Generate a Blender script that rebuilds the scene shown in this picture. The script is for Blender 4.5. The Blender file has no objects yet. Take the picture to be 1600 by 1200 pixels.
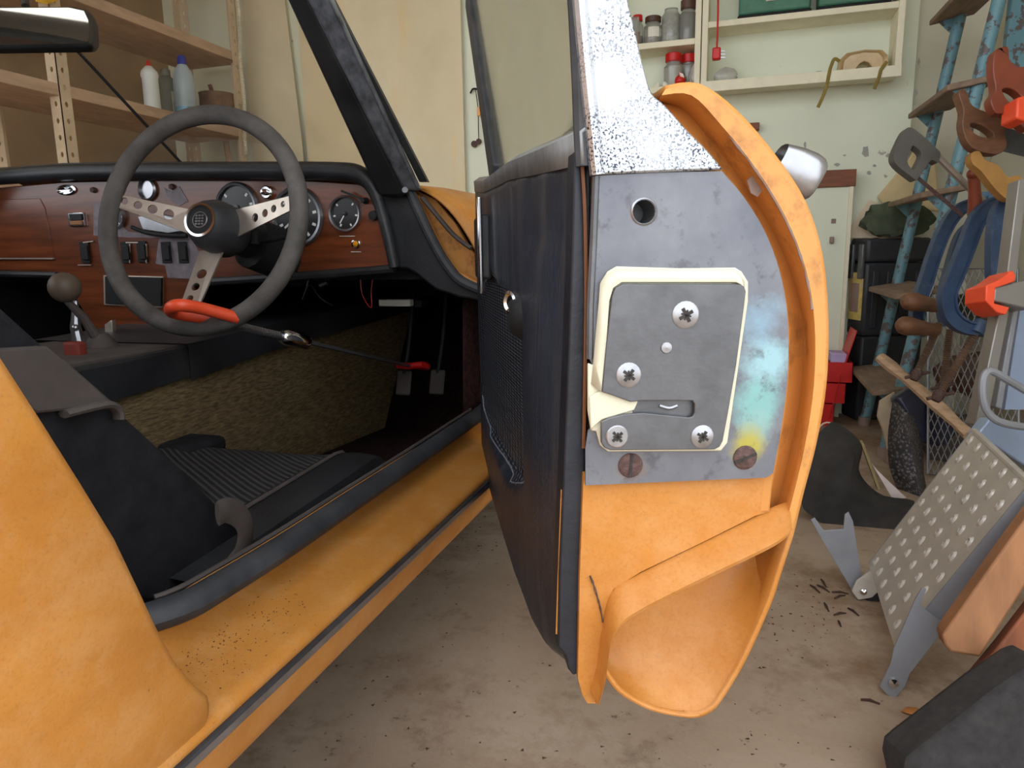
import bpy, bmesh, math, random
from mathutils import Vector, Matrix
random.seed(7)
# ---------------------------------------------------------------- camera
F_PX, CAM_H = 1110.0, 0.66
_p, _t, _r = math.radians(17.5), math.radians(10.3), math.radians(1.0)
CW = Vector((-math.sin(_p)*math.cos(_t), math.cos(_p)*math.cos(_t), -math.sin(_t)))
_rt = Vector((math.cos(_p), math.sin(_p), 0)); _up = _rt.cross(CW)
CR = _rt*math.cos(_r) - _up*math.sin(_r); CU = CR.cross(CW)
CC = Vector((0, 0, CAM_H))
scene = bpy.context.scene
col = scene.collection
cd = bpy.data.cameras.new('camera'); cam = bpy.data.objects.new('camera', cd); col.objects.link(cam)
cd.sensor_width = 36; cd.sensor_fit = 'HORIZONTAL'; cd.lens = 36*F_PX/1600; cd.clip_start = .02
cam.matrix_world = Matrix(((CR.x, CU.x, -CW.x, CC.x), (CR.y, CU.y, -CW.y, CC.y), (CR.z, CU.z, -CW.z, CC.z), (0, 0, 0, 1)))
scene.camera = cam
# ---------------------------------------------------------------- light and exposure
vs = scene.view_settings
scene.display_settings.display_device = 'sRGB'
vs.view_transform = 'Standard'; vs.look = 'None'; vs.gamma = 1; vs.use_curve_mapping = False; vs.exposure = 0.35
wd = bpy.data.worlds.new('sky'); scene.world = wd; wd.use_nodes = True
bg = wd.node_tree.nodes['Background']; bg.inputs[0].default_value = (.9, .95, 1, 1); bg.inputs[1].default_value = 2.4

# ---------------------------------------------------------------- helpers
def ray(u, v): return CR*((u-800)/F_PX) - CU*((v-600)/F_PX) + CW
def P(u, v, X=None, Y=None, Z=None, d=None):
    r = ray(u, v)
    t = d if d is not None else X/r.x if X is not None else Y/r.y if Y is not None else (Z-CAM_H)/r.z
    return CC + r*t
def PP(pts, **k): return [P(u, v, **k) for u, v in pts]
def V(*a): return Vector(a)
def basis(n, hint=(0, 0, 1)):
    n = Vector(n).normalized(); h = Vector(hint)
    if abs(n.dot(h.normalized())) > .97: h = Vector((1, 0, 0))
    e = h.cross(n).normalized(); return e, n.cross(e), n
def smooth_path(pts, k=4, closed=False):
    pts = [Vector(p) for p in pts]; n = len(pts); out = []
    for i in range(n if closed else n-1):
        if closed: p0, p1, p2, p3 = pts[i-1], pts[i], pts[(i+1) % n], pts[(i+2) % n]
        else: p0, p1, p2, p3 = pts[max(i-1, 0)], pts[i], pts[i+1], pts[min(i+2, n-1)]
        for j in range(k):
            t = j/k
            out.append(.5*((2*p1) + (p2-p0)*t + (2*p0-5*p1+4*p2-p3)*t*t + (3*p1-p0-3*p2+p3)*t**3))
    if not closed: out.append(pts[-1])
    return out
class MB:
    def __init__(s): s.v = []; s.f = []; s.m = []
    def add(s, vs, fs, mi=0):
        o = len(s.v); s.v += [Vector(x) for x in vs]
        for f in fs: s.f.append([i+o for i in f]); s.m.append(mi)
        return s
    def box(s, c, size, rot=None, mi=0):
        c = Vector(c); h = Vector(size)/2; R = rot if rot is not None else Matrix.Identity(3)
        vs = [c + R @ Vector((x*h.x, y*h.y, z*h.z)) for x in (-1, 1) for y in (-1, 1) for z in (-1, 1)]
        return s.add(vs, [(0, 1, 3, 2), (4, 6, 7, 5), (0, 4, 5, 1), (2, 3, 7, 6), (0, 2, 6, 4), (1, 5, 7, 3)], mi)
    def bx(s, a, b, mi=0):
        a, b = Vector(a), Vector(b); return s.box((a+b)/2, [abs(x) for x in (b-a)], None, mi)
    def bar(s, a, b, w, h, up=(0, 0, 1), mi=0):
        a, b = Vector(a), Vector(b); e, g, n = basis(b-a, up)
        R = Matrix((e, g, n)).transposed(); return s.box((a+b)/2, (w, h, (b-a).length), R, mi)
    def prism(s, poly, vec, mi=0, side=None):
        poly = [Vector(p) for p in poly]; vec = Vector(vec); n = len(poly)
        s.add(poly + [p+vec for p in poly], [list(range(n)), list(range(2*n-1, n-1, -1))], mi)
        o = len(s.v)-2*n
        for i in range(n):
            j = (i+1) % n; s.f.append([o+j, o+i, o+n+i, o+n+j]); s.m.append(mi if side is None else side)
        return s
    def tube(s, path, r, n=10, closed=False, cap=True, mi=0, flat=1, up=(0, 0, 1)):
        path = [Vector(p) for p in path]; N = len(path); rs = r if isinstance(r, (list, tuple)) else [r]*N
        prev = None; rings = []
        for i in range(N):
            a = path[i-1] if (i > 0 or closed) else path[i]; b = path[(i+1) % N] if (i < N-1 or closed) else path[i]
            t = (b-a)
            t = t.normalized() if t.length > 1e-9 else Vector((0, 0, 1))
            if prev is None: e, g, _ = basis(t, up)
            else:
                e = (prev - t*prev.dot(t)); e = e.normalized() if e.length > 1e-6 else basis(t, up)[0]; g = t.cross(e)
            prev = e
            rings.append([path[i] + e*(math.cos(2*math.pi*k/n)*rs[i]) + g*(math.sin(2*math.pi*k/n)*rs[i]*flat) for k in range(n)])
        o = len(s.v)
        for q in rings: s.v += q
        for i in range(N if closed else N-1):
            for k in range(n):
                a, b = o+i*n+k, o+i*n+(k+1) % n; c, d = o+((i+1) % N)*n+(k+1) % n, o+((i+1) % N)*n+k
                s.f.append([a, b, c, d]); s.m.append(mi)
        if cap and not closed:
            s.f.append([o+k for k in range(n-1, -1, -1)]); s.m.append(mi)
            s.f.append([o+(N-1)*n+k for k in range(n)]); s.m.append(mi)
        return s
    def lathe(s, prof, o, axis=(0, 0, 1), n=20, mi=0, mis=None, cap=True):
        e, g, a = basis(axis, (0, 1, 0) if abs(Vector(axis).normalized().z) > .9 else (0, 0, 1)); o = Vector(o); base = len(s.v); L = len(prof)
        for r, h in prof:
            for k in range(n):
                w = 2*math.pi*k/n; s.v.append(o + a*h + (e*math.cos(w)+g*math.sin(w))*max(r, 1e-5))
        for i in range(L-1):
            for k in range(n):
                s.f.append([base+i*n+k, base+i*n+(k+1) % n, base+(i+1)*n+(k+1) % n, base+(i+1)*n+k]); s.m.append(mis[i] if mis else mi)
        if cap and prof[0][0] > 1e-4: s.f.append([base+k for k in range(n-1, -1, -1)]); s.m.append(mis[0] if mis else mi)
        if cap and prof[-1][0] > 1e-4: s.f.append([base+(L-1)*n+k for k in range(n)]); s.m.append(mis[-1] if mis else mi)
        return s
    def loft(s, rows, closed=False, mi=0):
        n = len(rows[0]); o = len(s.v)
        for q in rows: s.v += [Vector(p) for p in q]
        for i in range(len(rows)-1):
            for k in range(n if closed else n-1):
                s.f.append([o+i*n+k, o+i*n+(k+1) % n, o+(i+1)*n+(k+1) % n, o+(i+1)*n+k]); s.m.append(mi)
        return s
    def ball(s, c, r, n=14, sc=(1, 1, 1), mi=0):
        c = Vector(c); o = len(s.v); m = n//2
        for i in range(m+1):
            t = math.pi*i/m
            for k in range(n):
                w = 2*math.pi*k/n; s.v.append(c + Vector((r*sc[0]*math.sin(t)*math.cos(w), r*sc[1]*math.sin(t)*math.sin(w), r*sc[2]*math.cos(t))))
        for i in range(m):
            for k in range(n): s.f.append([o+i*n+k, o+(i+1)*n+k, o+(i+1)*n+(k+1) % n, o+i*n+(k+1) % n]); s.m.append(mi)
        return s
    def xf(s, fn): s.v = [Vector(fn(p)) for p in s.v]; return s
    def build(s, name, mats, parent=None, bevel=0, smooth=True, angle=35, solid=0, sub=0, fix=True, org=None):
        if not isinstance(mats, (list, tuple)): mats = [mats]
        if parent is not None: o = wloc(parent)
        elif org is not None: o = Vector(org)
        else:
            xs = [p.x for p in s.v]; ys = [p.y for p in s.v]; zs = [p.z for p in s.v]
            o = Vector(((min(xs)+max(xs))/2, (min(ys)+max(ys))/2, min(zs)))
        me = bpy.data.meshes.new(name); me.from_pydata([p-o for p in s.v], [], s.f)
        for m in mats: me.materials.append(m)
        for pl, mi in zip(me.polygons, s.m): pl.material_index = mi; pl.use_smooth = smooth
        if fix:
            bm = bmesh.new(); bm.from_mesh(me); bmesh.ops.remove_doubles(bm, verts=bm.verts, dist=2e-6)
            bmesh.ops.recalc_face_normals(bm, faces=bm.faces); bm.to_mesh(me); bm.free()
        if smooth: me.set_sharp_from_angle(angle=math.radians(angle))
        ob = bpy.data.objects.new(name, me); col.objects.link(ob)
        if parent is not None: ob.parent = parent
        else: ob.location = o
        if sub: q = ob.modifiers.new('subdivision', 'SUBSURF'); q.levels = q.render_levels = sub
        if solid: q = ob.modifiers.new('thickness', 'SOLIDIFY'); q.thickness = solid; q.offset = 0
        if bevel: q = ob.modifiers.new('bevel', 'BEVEL'); q.width = bevel; q.segments = 2; q.limit_method = 'ANGLE'; q.angle_limit = math.radians(40)
        return ob
def wloc(o):
    p = Vector((0, 0, 0))
    while o is not None: p = p + o.location; o = o.parent
    return p
def tag(o, label=None, cat=None, group=None, kind=None):
    if label: o['label'] = label
    if cat: o['category'] = cat
    if group: o['group'] = group
    if kind: o['kind'] = kind
    return o
def thing(name, loc, label, cat, group=None):
    o = bpy.data.objects.new(name, None); col.objects.link(o); o.location = loc; o.empty_display_size = .05
    return tag(o, label, cat, group)
def dup(root, parent=None, off=None):
    c = root.copy(); col.objects.link(c)
    if parent is not None: c.parent = parent
    for ch in list(root.children): dup(ch, c)
    if off is not None: c.location = Vector(root.location) + Vector(off)
    return c
# ---------------------------------------------------------------- materials
def srgb(r, g, b): return tuple(((x/255)/12.92 if x/255 <= .04045 else ((x/255+.055)/1.055)**2.4) for x in (r, g, b))
class N:
    def __init__(s, name):
        s.m = bpy.data.materials.new(name); s.m.use_nodes = True; s.t = s.m.node_tree; s.b = s.t.nodes['Principled BSDF']
        s.co = s.t.nodes.new('ShaderNodeTexCoord').outputs['Object']
    def n(s, typ, **k):
        q = s.t.nodes.new(typ)
        for a, b in k.items(): setattr(q, a, b)
        return q
    def l(s, a, b): s.t.links.new(a, b)
    def noise(s, scale, detail=4, rough=.6, co=None, stretch=None):
        c = co or s.co
        if stretch:
            mp = s.n('ShaderNodeMapping'); mp.inputs['Scale'].default_value = stretch; s.l(c, mp.inputs[0]); c = mp.outputs[0]
        q = s.n('ShaderNodeTexNoise'); q.inputs['Scale'].default_value = scale; q.inputs['Detail'].default_value = detail; q.inputs['Roughness'].default_value = rough
        s.l(c, q.inputs['Vector']); return q.outputs['Fac']
    def ramp(s, fac, stops):
        q = s.n('ShaderNodeValToRGB'); e = q.color_ramp.elements
        for i, (p, c) in enumerate(stops):
            if i < 2: el = e[i]; el.position = p
            else: el = e.new(p)
            el.color = (c, c, c, 1) if isinstance(c, (int, float)) else (*c[:3], 1)
        s.l(fac, q.inputs[0]); return q.outputs[0]
    def mix(s, fac, a, b, mode='MIX'):
        q = s.n('ShaderNodeMix', data_type='RGBA', blend_type=mode)
        for i, x in ((0, fac), (6, a), (7, b)):
            if isinstance(x, (int, float)): q.inputs[i].default_value = x if i == 0 else (x, x, x, 1)
            elif isinstance(x, tuple): q.inputs[i].default_value = (*x[:3], 1)
            else: s.l(x, q.inputs[i])
        return q.outputs[2]
    def math(s, op, a, b=None, c=None):
        q = s.n('ShaderNodeMath', operation=op)
        for i, x in enumerate((a, b, c)):
            if x is None: continue
            if isinstance(x, (int, float)): q.inputs[i].default_value = x
            else: s.l(x, q.inputs[i])
        return q.outputs[0]
    def bump(s, h, strength=.3, dist=.002):
        q = s.n('ShaderNodeBump'); q.inputs['Strength'].default_value = strength; q.inputs['Distance'].default_value = dist
        s.l(h, q.inputs['Height']); s.l(q.outputs[0], s.b.inputs['Normal'])
    def setc(s, c):
        if isinstance(c, tuple): s.b.inputs['Base Color'].default_value = (*c[:3], 1)
        else: s.l(c, s.b.inputs['Base Color'])
        return s
    def pr(s, rough=.5, metal=0, spec=.5, **k):
        for nm, x in (('Roughness', rough), ('Metallic', metal), ('Specular IOR Level', spec)):
            if isinstance(x, (int, float)): s.b.inputs[nm].default_value = x
            else: s.l(x, s.b.inputs[nm])
        for a, b in k.items(): s.b.inputs[a.replace('_', ' ')].default_value = b
        return s
def mat(name, c, rough=.5, metal=0, var=.18, scale=14, bump=0, bscale=90, spec=.5, c2=None, dirt=0, dirtc=(.08, .06, .045), dscale=9, stretch=None, **k):
    q = N(name); lo = tuple(x*(1-var) for x in c); hi = c2 if c2 else tuple(min(1, x*(1+var)) for x in c)
    cc = q.ramp(q.noise(scale, 5, stretch=stretch), [(.32, lo), (.68, hi)])
    if dirt: cc = q.mix(q.ramp(q.noise(dscale, 8, .7), [(.52, 0.), (.72, float(dirt))]), cc, dirtc)
    q.setc(cc).pr(rough, metal, spec, **k)
    if bump: q.bump(q.noise(bscale, 3, stretch=stretch), bump)
    return q.m
def flaked(name, paint, under, rough=.45, sc=26, th=.6, metal=0):
    q = N(name); base = q.ramp(q.noise(9, 4), [(.3, tuple(x*.8 for x in paint)), (.7, paint)])
    ch = q.noise(sc, 7, .65); fac = q.ramp(ch, [(th, 0.), (th+.02, 1.)])
    q.setc(q.mix(fac, base, under)).pr(rough, metal); q.bump(ch, .15); return q.m
def glassm(name, tint, dust=.1, dustc=(.5, .45, .35), refl=.06):
    m = bpy.data.materials.new(name); m.use_nodes = True; t = m.node_tree; t.nodes.clear()
    out = t.nodes.new('ShaderNodeOutputMaterial'); tr = t.nodes.new('ShaderNodeBsdfTransparent'); tr.inputs[0].default_value = (*tint, 1)
    gl = t.nodes.new('ShaderNodeBsdfGlossy'); gl.inputs['Roughness'].default_value = .03; df = t.nodes.new('ShaderNodeBsdfDiffuse'); df.inputs[0].default_value = (*dustc, 1)
    a = t.nodes.new('ShaderNodeMixShader'); b = t.nodes.new('ShaderNodeMixShader')
    fr = t.nodes.new('ShaderNodeFresnel'); fr.inputs[0].default_value = 1.2; mu = t.nodes.new('ShaderNodeMath'); mu.operation = 'MULTIPLY'; mu.inputs[1].default_value = refl/.045*.4
    nz = t.nodes.new('ShaderNodeTexNoise'); nz.inputs['Scale'].default_value = 7; nz.inputs['Detail'].default_value = 8; co = t.nodes.new('ShaderNodeTexCoord')
    mr = t.nodes.new('ShaderNodeMapRange'); mr.inputs[1].default_value = .3; mr.inputs[2].default_value = .75; mr.inputs[3].default_value = dust*.6; mr.inputs[4].default_value = dust*1.5
    L = t.links.new
    L(co.outputs['Object'], nz.inputs['Vector']); L(nz.outputs['Fac'], mr.inputs[0]); L(mr.outputs[0], a.inputs[0]); L(tr.outputs[0], a.inputs[1]); L(df.outputs[0], a.inputs[2])
    L(fr.outputs[0], mu.inputs[0]); L(mu.outputs[0], b.inputs[0]); L(a.outputs[0], b.inputs[1]); L(gl.outputs[0], b.inputs[2]); L(b.outputs[0], out.inputs[0])
    return m
def paint_mat(name='orange_cellulose_paint', speck=38):
    q = N(name)
    c = q.ramp(q.noise(5, 5), [(.3, srgb(188, 122, 50)), (.7, srgb(204, 139, 62))])
    c = q.mix(q.ramp(q.noise(3.5, 7, .7, stretch=(1, 1, 2.5)), [(.42, 0.), (.66, .45)]), c, srgb(168, 104, 44))
    c = q.mix(q.ramp(q.noise(22, 7, .75), [(.45, 0.), (.7, .42)]), c, srgb(212, 162, 108))
    c = q.mix(q.ramp(q.noise(420, 3, .7), [(.5, 0.), (.8, .35)]), c, srgb(140, 86, 36))
    c = q.mix(q.ramp(q.noise(speck, 9, .8), [(.645, 0.), (.68, .75)]), c, srgb(112, 66, 30))
    q.setc(c).pr(q.ramp(q.noise(8), [(.3, .38), (.7, .55)]), 0, .4); q.bump(q.noise(250, 2), .04); return q.m
M = {}
M['paint'] = paint_mat(); M['paint_sill'] = paint_mat('gritty_sill_paint', 75)
M['paint_old'] = mat('weathered_orange_paint', srgb(204, 142, 72), .55, var=.12, scale=6, dirt=.8, dirtc=srgb(118, 70, 34), dscale=34)
M['chip'] = mat('grey_primer_chip', srgb(150, 128, 118), .7)
M['vinyl'] = mat('black_vinyl', (.019, .020, .023), .45, var=.45, scale=9, bump=.25, bscale=260, spec=.45, dirt=.35, dirtc=(.07, .062, .055), dscale=5)
M['vinyl_dull'] = mat('dusty_black_cloth', (.015, .015, .018), .85, var=.35, scale=40, bump=.3, bscale=500, spec=.2)
M['vinyl_grey'] = mat('dusty_grey_brown_vinyl', (.075, .06, .054), .75, var=.25, scale=12, bump=.2, bscale=200)
def card_mat():
    q = N('creased_blue_black_vinyl'); c = q.ramp(q.noise(6, 6, .7), [(.3, (.012, .016, .027)), (.7, (.032, .041, .062))])
    c = q.mix(q.ramp(q.noise(16, 6, .7, stretch=(1.5, 1.5, .22)), [(.5, 0.), (.72, .65)]), c, (.085, .078, .076))
    c = q.mix(q.ramp(q.noise(9, 8, .75), [(.6, 0.), (.75, .5)]), c, (.10, .10, .11))
    q.setc(c).pr(.42, 0, .5); q.bump(q.math('ADD', q.noise(14, 5, .6, stretch=(1.5, 1.5, .3)), q.math('MULTIPLY', q.noise(260, 3), .12)), .5, .012); return q.m
M['card'] = card_mat()
M['rubber'] = mat('black_rubber', (.034, .036, .042), .6, var=.4, scale=20, bump=.2, bscale=120, dirt=.4, dirtc=(.09, .075, .06), dscale=8)
M['rim'] = mat('worn_leather_rim', (.105, .095, .088), .7, var=.45, scale=16, bump=.4, bscale=300)
M['wood'] = mat('walnut_veneer', (.15, .038, .012), .3, var=.4, scale=7, stretch=(1, 6, 12), spec=.5, Coat_Weight=.12, Coat_Roughness=.15)
M['alu'] = mat('brushed_alloy', (.62, .54, .46), .38, .75, var=.08, scale=40)
M['chrome'] = mat('chrome', (.75, .76, .78), .14, 1, var=.06)
M['chrome_dull'] = mat('dull_chrome', (.36, .36, .38), .28, .9, var=.2, scale=25)
M['steel'] = mat('grey_lock_steel', srgb(100, 101, 104), .42, .55, var=.16, scale=45, bump=.12, bscale=120, dirt=.35, dirtc=(.06, .06, .06), dscale=25)
M['screw'] = mat('zinc_screw_head', srgb(165, 165, 168), .35, .8, var=.15, scale=150)
M['rust'] = mat('rusty_screw', srgb(92, 70, 66), .7, .3, var=.4, scale=220, bump=.6, bscale=400)
M['cream_nylon'] = mat('cream_nylon', srgb(214, 210, 186), .5, var=.06, scale=60, dirt=.3, dirtc=srgb(170, 165, 140), dscale=30)
M['slot_shade'] = mat('painted_recess_shade', (.035, .031, .028), .85, var=.4, scale=300)  # shade inside screw recesses and slots, painted as a near-black colour
M['dark'] = mat('near_black', (.006, .006, .007), .7)
M['carpet'] = mat('brown_carpet', (.185, .13, .066), 1, var=.5, scale=160, bump=1, bscale=420, spec=.1, stretch=(1, .35, 2))
M['carpet_red'] = mat('dark_maroon_carpet', (.03, .014, .013), 1, var=.5, scale=120, bump=.8, bscale=400, spec=.1)
M['orange_plastic'] = mat('orange_red_plastic', srgb(238, 84, 48), .4, var=.08)
M['red'] = mat('red_plastic', srgb(205, 26, 24), .4, var=.12)
M['white'] = mat('white_paint', srgb(232, 230, 214), .6, var=.05)
M['amber'] = mat('amber_lens', srgb(225, 150, 30), .25)
M['print'] = mat('white_print', (.8, .8, .78), .6, var=.02)
# ---------------------------------------------------------------- the garage shell
def floor_mat():
    q = N('stained_concrete')
    c = q.ramp(q.noise(1.6, 8, .65), [(.3, srgb(142, 122, 104)), (.5, srgb(168, 148, 128)), (.72, srgb(186, 169, 152))])
    c = q.mix(q.ramp(q.noise(3.3, 9, .72), [(.5, 0.), (.66, .75)]), c, srgb(122, 92, 66))
    c = q.mix(q.ramp(q.noise(9, 8, .75), [(.54, 0.), (.68, .6)]), c, srgb(104, 82, 64))
    c = q.mix(q.ramp(q.noise(55, 5, .7), [(.64, 0.), (.70, .7)]), c, srgb(84, 66, 50))
    q.setc(c).pr(.75, 0, .3); q.bump(q.noise(90, 6, .7), .25, .003); return q.m
def wall_mat(name, base):
    q = N(name)
    c = q.ramp(q.noise(2.2, 6, .6), [(.3, tuple(x*.93 for x in base)), (.7, base)])
    c = q.mix(q.ramp(q.noise(7, 8, .62), [(.675, 0.), (.688, .9)]), c, srgb(176, 172, 160))
    c = q.mix(q.ramp(q.noise(45, 6, .7), [(.7, 0.), (.74, .5)]), c, srgb(140, 120, 90))
    q.setc(c).pr(.8, 0, .2); q.bump(q.noise(30, 6), .2, .004); return q.m
M['floor'] = floor_mat(); M['wall'] = wall_mat('cream_distemper_wall', srgb(236, 241, 220)); M['wall2'] = wall_mat('aged_wall', srgb(226, 222, 202))
M['ceil'] = mat('ceiling_white', srgb(225, 220, 205), .8)
def struct(mb, name, m, **k): return tag(mb.build(name, m, **k), kind='structure')
XL, XR, YB, YF, ZC = -2.75, .85, 3.1, .5, 2.45  # unseen mouth edge YF: walls and ceiling cut short so sky lights the sill
struct(MB().bx((XL-3, -7, -.1), (XR+3, YB+.3, 0)), 'floor', M['floor'])
struct(MB().bx((XL-.1, YB, 0), (.6, YB+.2, ZC)), 'wall_back', M['wall'])
struct(MB().bx((.6, YB+.08, 0), (XR+.1, YB+.2, ZC)), 'wall_back_alcove', M['wall2'])
struct(MB().bx((XR, YF, 0), (XR+.1, YB+.08, ZC)), 'wall_right', M['wall2'])
struct(MB().bx((XL-.1, YF, 0), (XL, YB, ZC)), 'wall_left', mat('brown_board_wall', srgb(166, 140, 106), .85, var=.12, scale=5))
struct(MB().bx((XL-.1, YF, ZC), (XR+.1, YB+.2, ZC+.08)), 'ceiling', M['ceil'])
struct(MB().bx((XL-.1, YF-.1, 2.2), (XR+.1, YF, ZC+.08)), 'wall_front_unseen_lintel', M['ceil'])
# ---------------------------------------------------------------- the car
car = thing('car', (-1.05, .5, 0), 'old orange sports car with dusty wood dashboard and its door standing open', 'car')
XC = -1.05
def mir(p): return Vector((2*XC-p[0], p[1], p[2]))
def mirror_mb(mb):
    q = MB(); q.v = [mir(p) for p in mb.v]; q.f = [list(reversed(f)) for f in mb.f]; q.m = list(mb.m); return q
def plate(mb, outer, holes, vec, mi=0):
    """a flat plate with real holes: outline and holes filled, then thickened along vec"""
    bm = bmesh.new(); loops = [outer]+holes; ed = []
    for lp in loops:
        vv = [bm.verts.new(p) for p in lp]
        ed += [bm.edges.new((vv[i], vv[(i+1) % len(vv)])) for i in range(len(vv))]
    bmesh.ops.triangle_fill(bm, use_beauty=True, edges=ed)
    bm.verts.index_update(); vs_ = [v.co.copy() for v in bm.verts]; fs = [[v.index for v in f.verts] for f in bm.faces]; bm.free()
    vec = Vector(vec); mb.add(vs_, fs, mi); mb.add([v+vec for v in vs_], [list(reversed(f)) for f in fs], mi)
    for lp in loops:
        n = len(lp); mb.add([Vector(p) for p in lp]+[Vector(p)+vec for p in lp], [[i, (i+1) % n, n+(i+1) % n, n+i] for i in range(n)], mi)
    return mb
def circ(c, r, n, e, g): return [Vector(c)+Vector(e)*(r*math.cos(2*math.pi*k/n))+Vector(g)*(r*math.sin(2*math.pi*k/n)) for k in range(n)]
def interp(tab, x):
    if x <= tab[0][0]: return tab[0][1]
    for (a, b), (c, d) in zip(tab, tab[1:]):
        if x <= c: return b+(d-b)*(x-a)/(c-a)
    return tab[-1][1]
XS = [(.30, -.372), (.325, -.361), (.38, -.350), (.45, -.342), (.6, -.334), (.7, -.338), (.8, -.36), (.95, -.45), (1.1, -.56)]
def on_quarter(u, v):
    X = -.345
    for _ in range(10): p = P(u, v, X=X); X = interp(XS, p.z)
    return P(u, v, X=X)
edge = [on_quarter(u, v) for u, v in ((0, 556), (60, 652), (117, 742), (180, 845), (218, 925), (249, 992), (261, 1016), (280, 1047), (307, 1077), (330, 1094))]
ez = [(p.z, p.y) for p in reversed(edge)] + [(.7, edge[0].y-.05), (.78, edge[0].y-.10), (.86, edge[0].y-.16)]
zs = [.322, .328, .335, .345, .36, .38, .40, .43, .46, .5, .54, .58, .62, .66, .7, .75, .8, .86]
rows = []
for z in zs:
    y0 = interp(ez, z); x = interp(XS, z)
    rows.append([V(x-.10, y0+.012, z), V(x-.012, y0+.006, z), V(x-.003, y0+.002, z), V(x, y0-.004, z)] + [V(x-(.0 if t < .6 else .03*(t-.6)), y0-.004-(y0+1.55)*t, z) for t in (.04, .12, .25, .4, .6, .8, 1)])
q_mb = MB().loft(rows)
q_mb.build('quarter_panel', M['paint'], car, angle=50)
mirror_mb(q_mb).build('quarter_panel', M['paint'], car, angle=50)
# sill
prof = [(-.52, .20), (-.40, .232), (-.380, .255), (-.375, .266), (-.365, .306), (-.3605, .314), (-.3605, .319), (-.364, .3235), (-.372, .326), (-.39, .329), (-.42, .334), (-.436, .338), (-.445, .346), (-.450, .360), (-.475, .362)]
sill = MB().loft([[V(x, y, z) for x, z in prof] for y in [-1.5, -.8, 0, .2]+[.3+.05*i for i in range(20)]])
sill.build('sill', M['paint_sill'], car, angle=50); mirror_mb(sill).build('sill', M['paint'], car)
MB().bar((-.3612, -1.5, .3115), (-.3585, 1.22, .3115), .005, .0035).build('sill_trim', M['rubber'], car)
MB().bar((-.3625, -1.5, .3055), (-.360, 1.22, .3055), .006, .008).build('sill_trim_bright', M['chrome_dull'], car, bevel=.001)
sp = smooth_path(PP([(225, 968), (290, 946), (350, 912), (450, 850), (560, 776), (650, 716), (745, 650)], Z=.368), 5)
MB().tube(sp + [sp[-1]+V(-.01, .1, .0)], .0155, 12, flat=.8).build('door_seal', M['rubber'], car)
MB().tube([p+V(-.012, 0, .012) for p in sp[3:]], .0025, 6).build('seal_piping', M['vinyl_grey'], car)
# cabin tub
tub = MB()
tub.bx((-1.66, -.1, .17), (-.47, 1.9, .19)); tub.bx((-1.66, 1.86, .19), (-.42, 1.9, .78)); tub.bx((-1.68, -.1, .19), (-1.65, 1.9, .8))
tub.bx((-1.66, -.14, .19), (-.45, -.1, .85))
tub.build('cabin_tub', M['vinyl_dull'], car)
MB().add([V(-.48, 1.12, .24), V(-.86, 1.12, .24), V(-.86, 1.62, .22), V(-.48, 1.62, .22), V(-.48, 1.84, .55), V(-.86, 1.84, .55)], [(0, 1, 2, 3), (3, 2, 5, 4)]).build('footwell_carpet', M['carpet_red'], car, solid=.006)
MB().add([V(-.475, 1.2, .30), V(-.46, 1.9, .30), V(-.46, 1.9, .60), V(-.475, 1.22, .58)], [(0, 1, 2, 3)]).build('kick_panel', M['carpet_red'], car, solid=.004)
# tunnel: carpeted side below, vinyl console above
MB().loft([[V(-.865, y, .19), V(-.865, y, .30), V(-.868, y, z1), V(-1.2, y, z1)] for y, z1 in ((.2, .46), (.6, .462), (.8, .464), (.95, .474), (1.2, .488), (1.5, .505), (1.86, .52))]).build('tunnel_carpet', M['carpet'], car)
con = MB(); con.loft([[V(-.858, y, z0), V(-.858, y, z1-.004), V(-.862, y, z1), V(-1.19, y, z1), V(-1.19, y, z0)] for y, z0, z1 in ((.25, .455, .515), (.6, .458, .516), (.8, .461, .517), (.95, .471, .52))])
con.build('console', M['vinyl'], car, angle=40)
fk = MB(); fk.loft([[V(-.853, y, z0), V(-.853, y, z1), V(-1.19, y, z1)] for y, z0, z1 in ((.945, .465, .526), (1.0, .470, .528), (1.15, .484, .535), (1.5, .50, .55), (1.86, .515, .57))])
fk.build('console_side_panel', M['vinyl'], car)
MB().bx((-1.15, .68, .514), (-.875, 1.08, .524)).build('console_top', M['vinyl_grey'], car, bevel=.003)
# ------------------------------------------------ seat
seat = MB()
SX = -.52
back = PP([(388, 832), (345, 790), (300, 745), (245, 692), (187, 638), (130, 590), (75, 541), (-60, 418), (-170, 470), (-120, 700), (0, 860), (120, 930), (235, 948), (330, 905), (372, 862)], X=SX)
seat_o = seat.prism(back, (-.40, 0, 0)).build('seat', M['vinyl_dull'], car, bevel=.008)
tag(seat_o, 'black cloth seat back seen from its side')
cu = MB(); R_ = []
for i in range(25):
    t = i/24; x = -.478-.385*t; row = []
    for j in range(23):
        s = j/22; y = .52+.43*s
        bol = .010*math.exp(-((t-.13)/.13)**2)+.006*math.exp(-((t-.95)/.07)**2)
        fr = -.05*max(0, (s-.88)/.12)**2; z = .350+.018*s+bol*(.4+.6*s)+fr-(.04*max(0, (.04-t)/.04)**2)
        row.append(V(x, y, z))
    R_.append(row)
def rib_mat():
    q = N('ribbed_grey_seat_vinyl'); mp = q.n('ShaderNodeMapping'); mp.inputs['Rotation'].default_value = (0, 0, math.radians(33)); q.l(q.co, mp.inputs[0])
    w = q.n('ShaderNodeTexWave', wave_type='BANDS', bands_direction='Y'); w.inputs['Scale'].default_value = 36; w.inputs['Distortion'].default_value = .6; q.l(mp.outputs[0], w.inputs[0])
    q.setc(q.ramp(w.outputs['Fac'], [(.2, (.018, .018, .02)), (.8, (.06, .058, .06))])).pr(.7, 0, .3); q.bump(w.outputs['Fac'], .8, .003); return q.m
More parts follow.
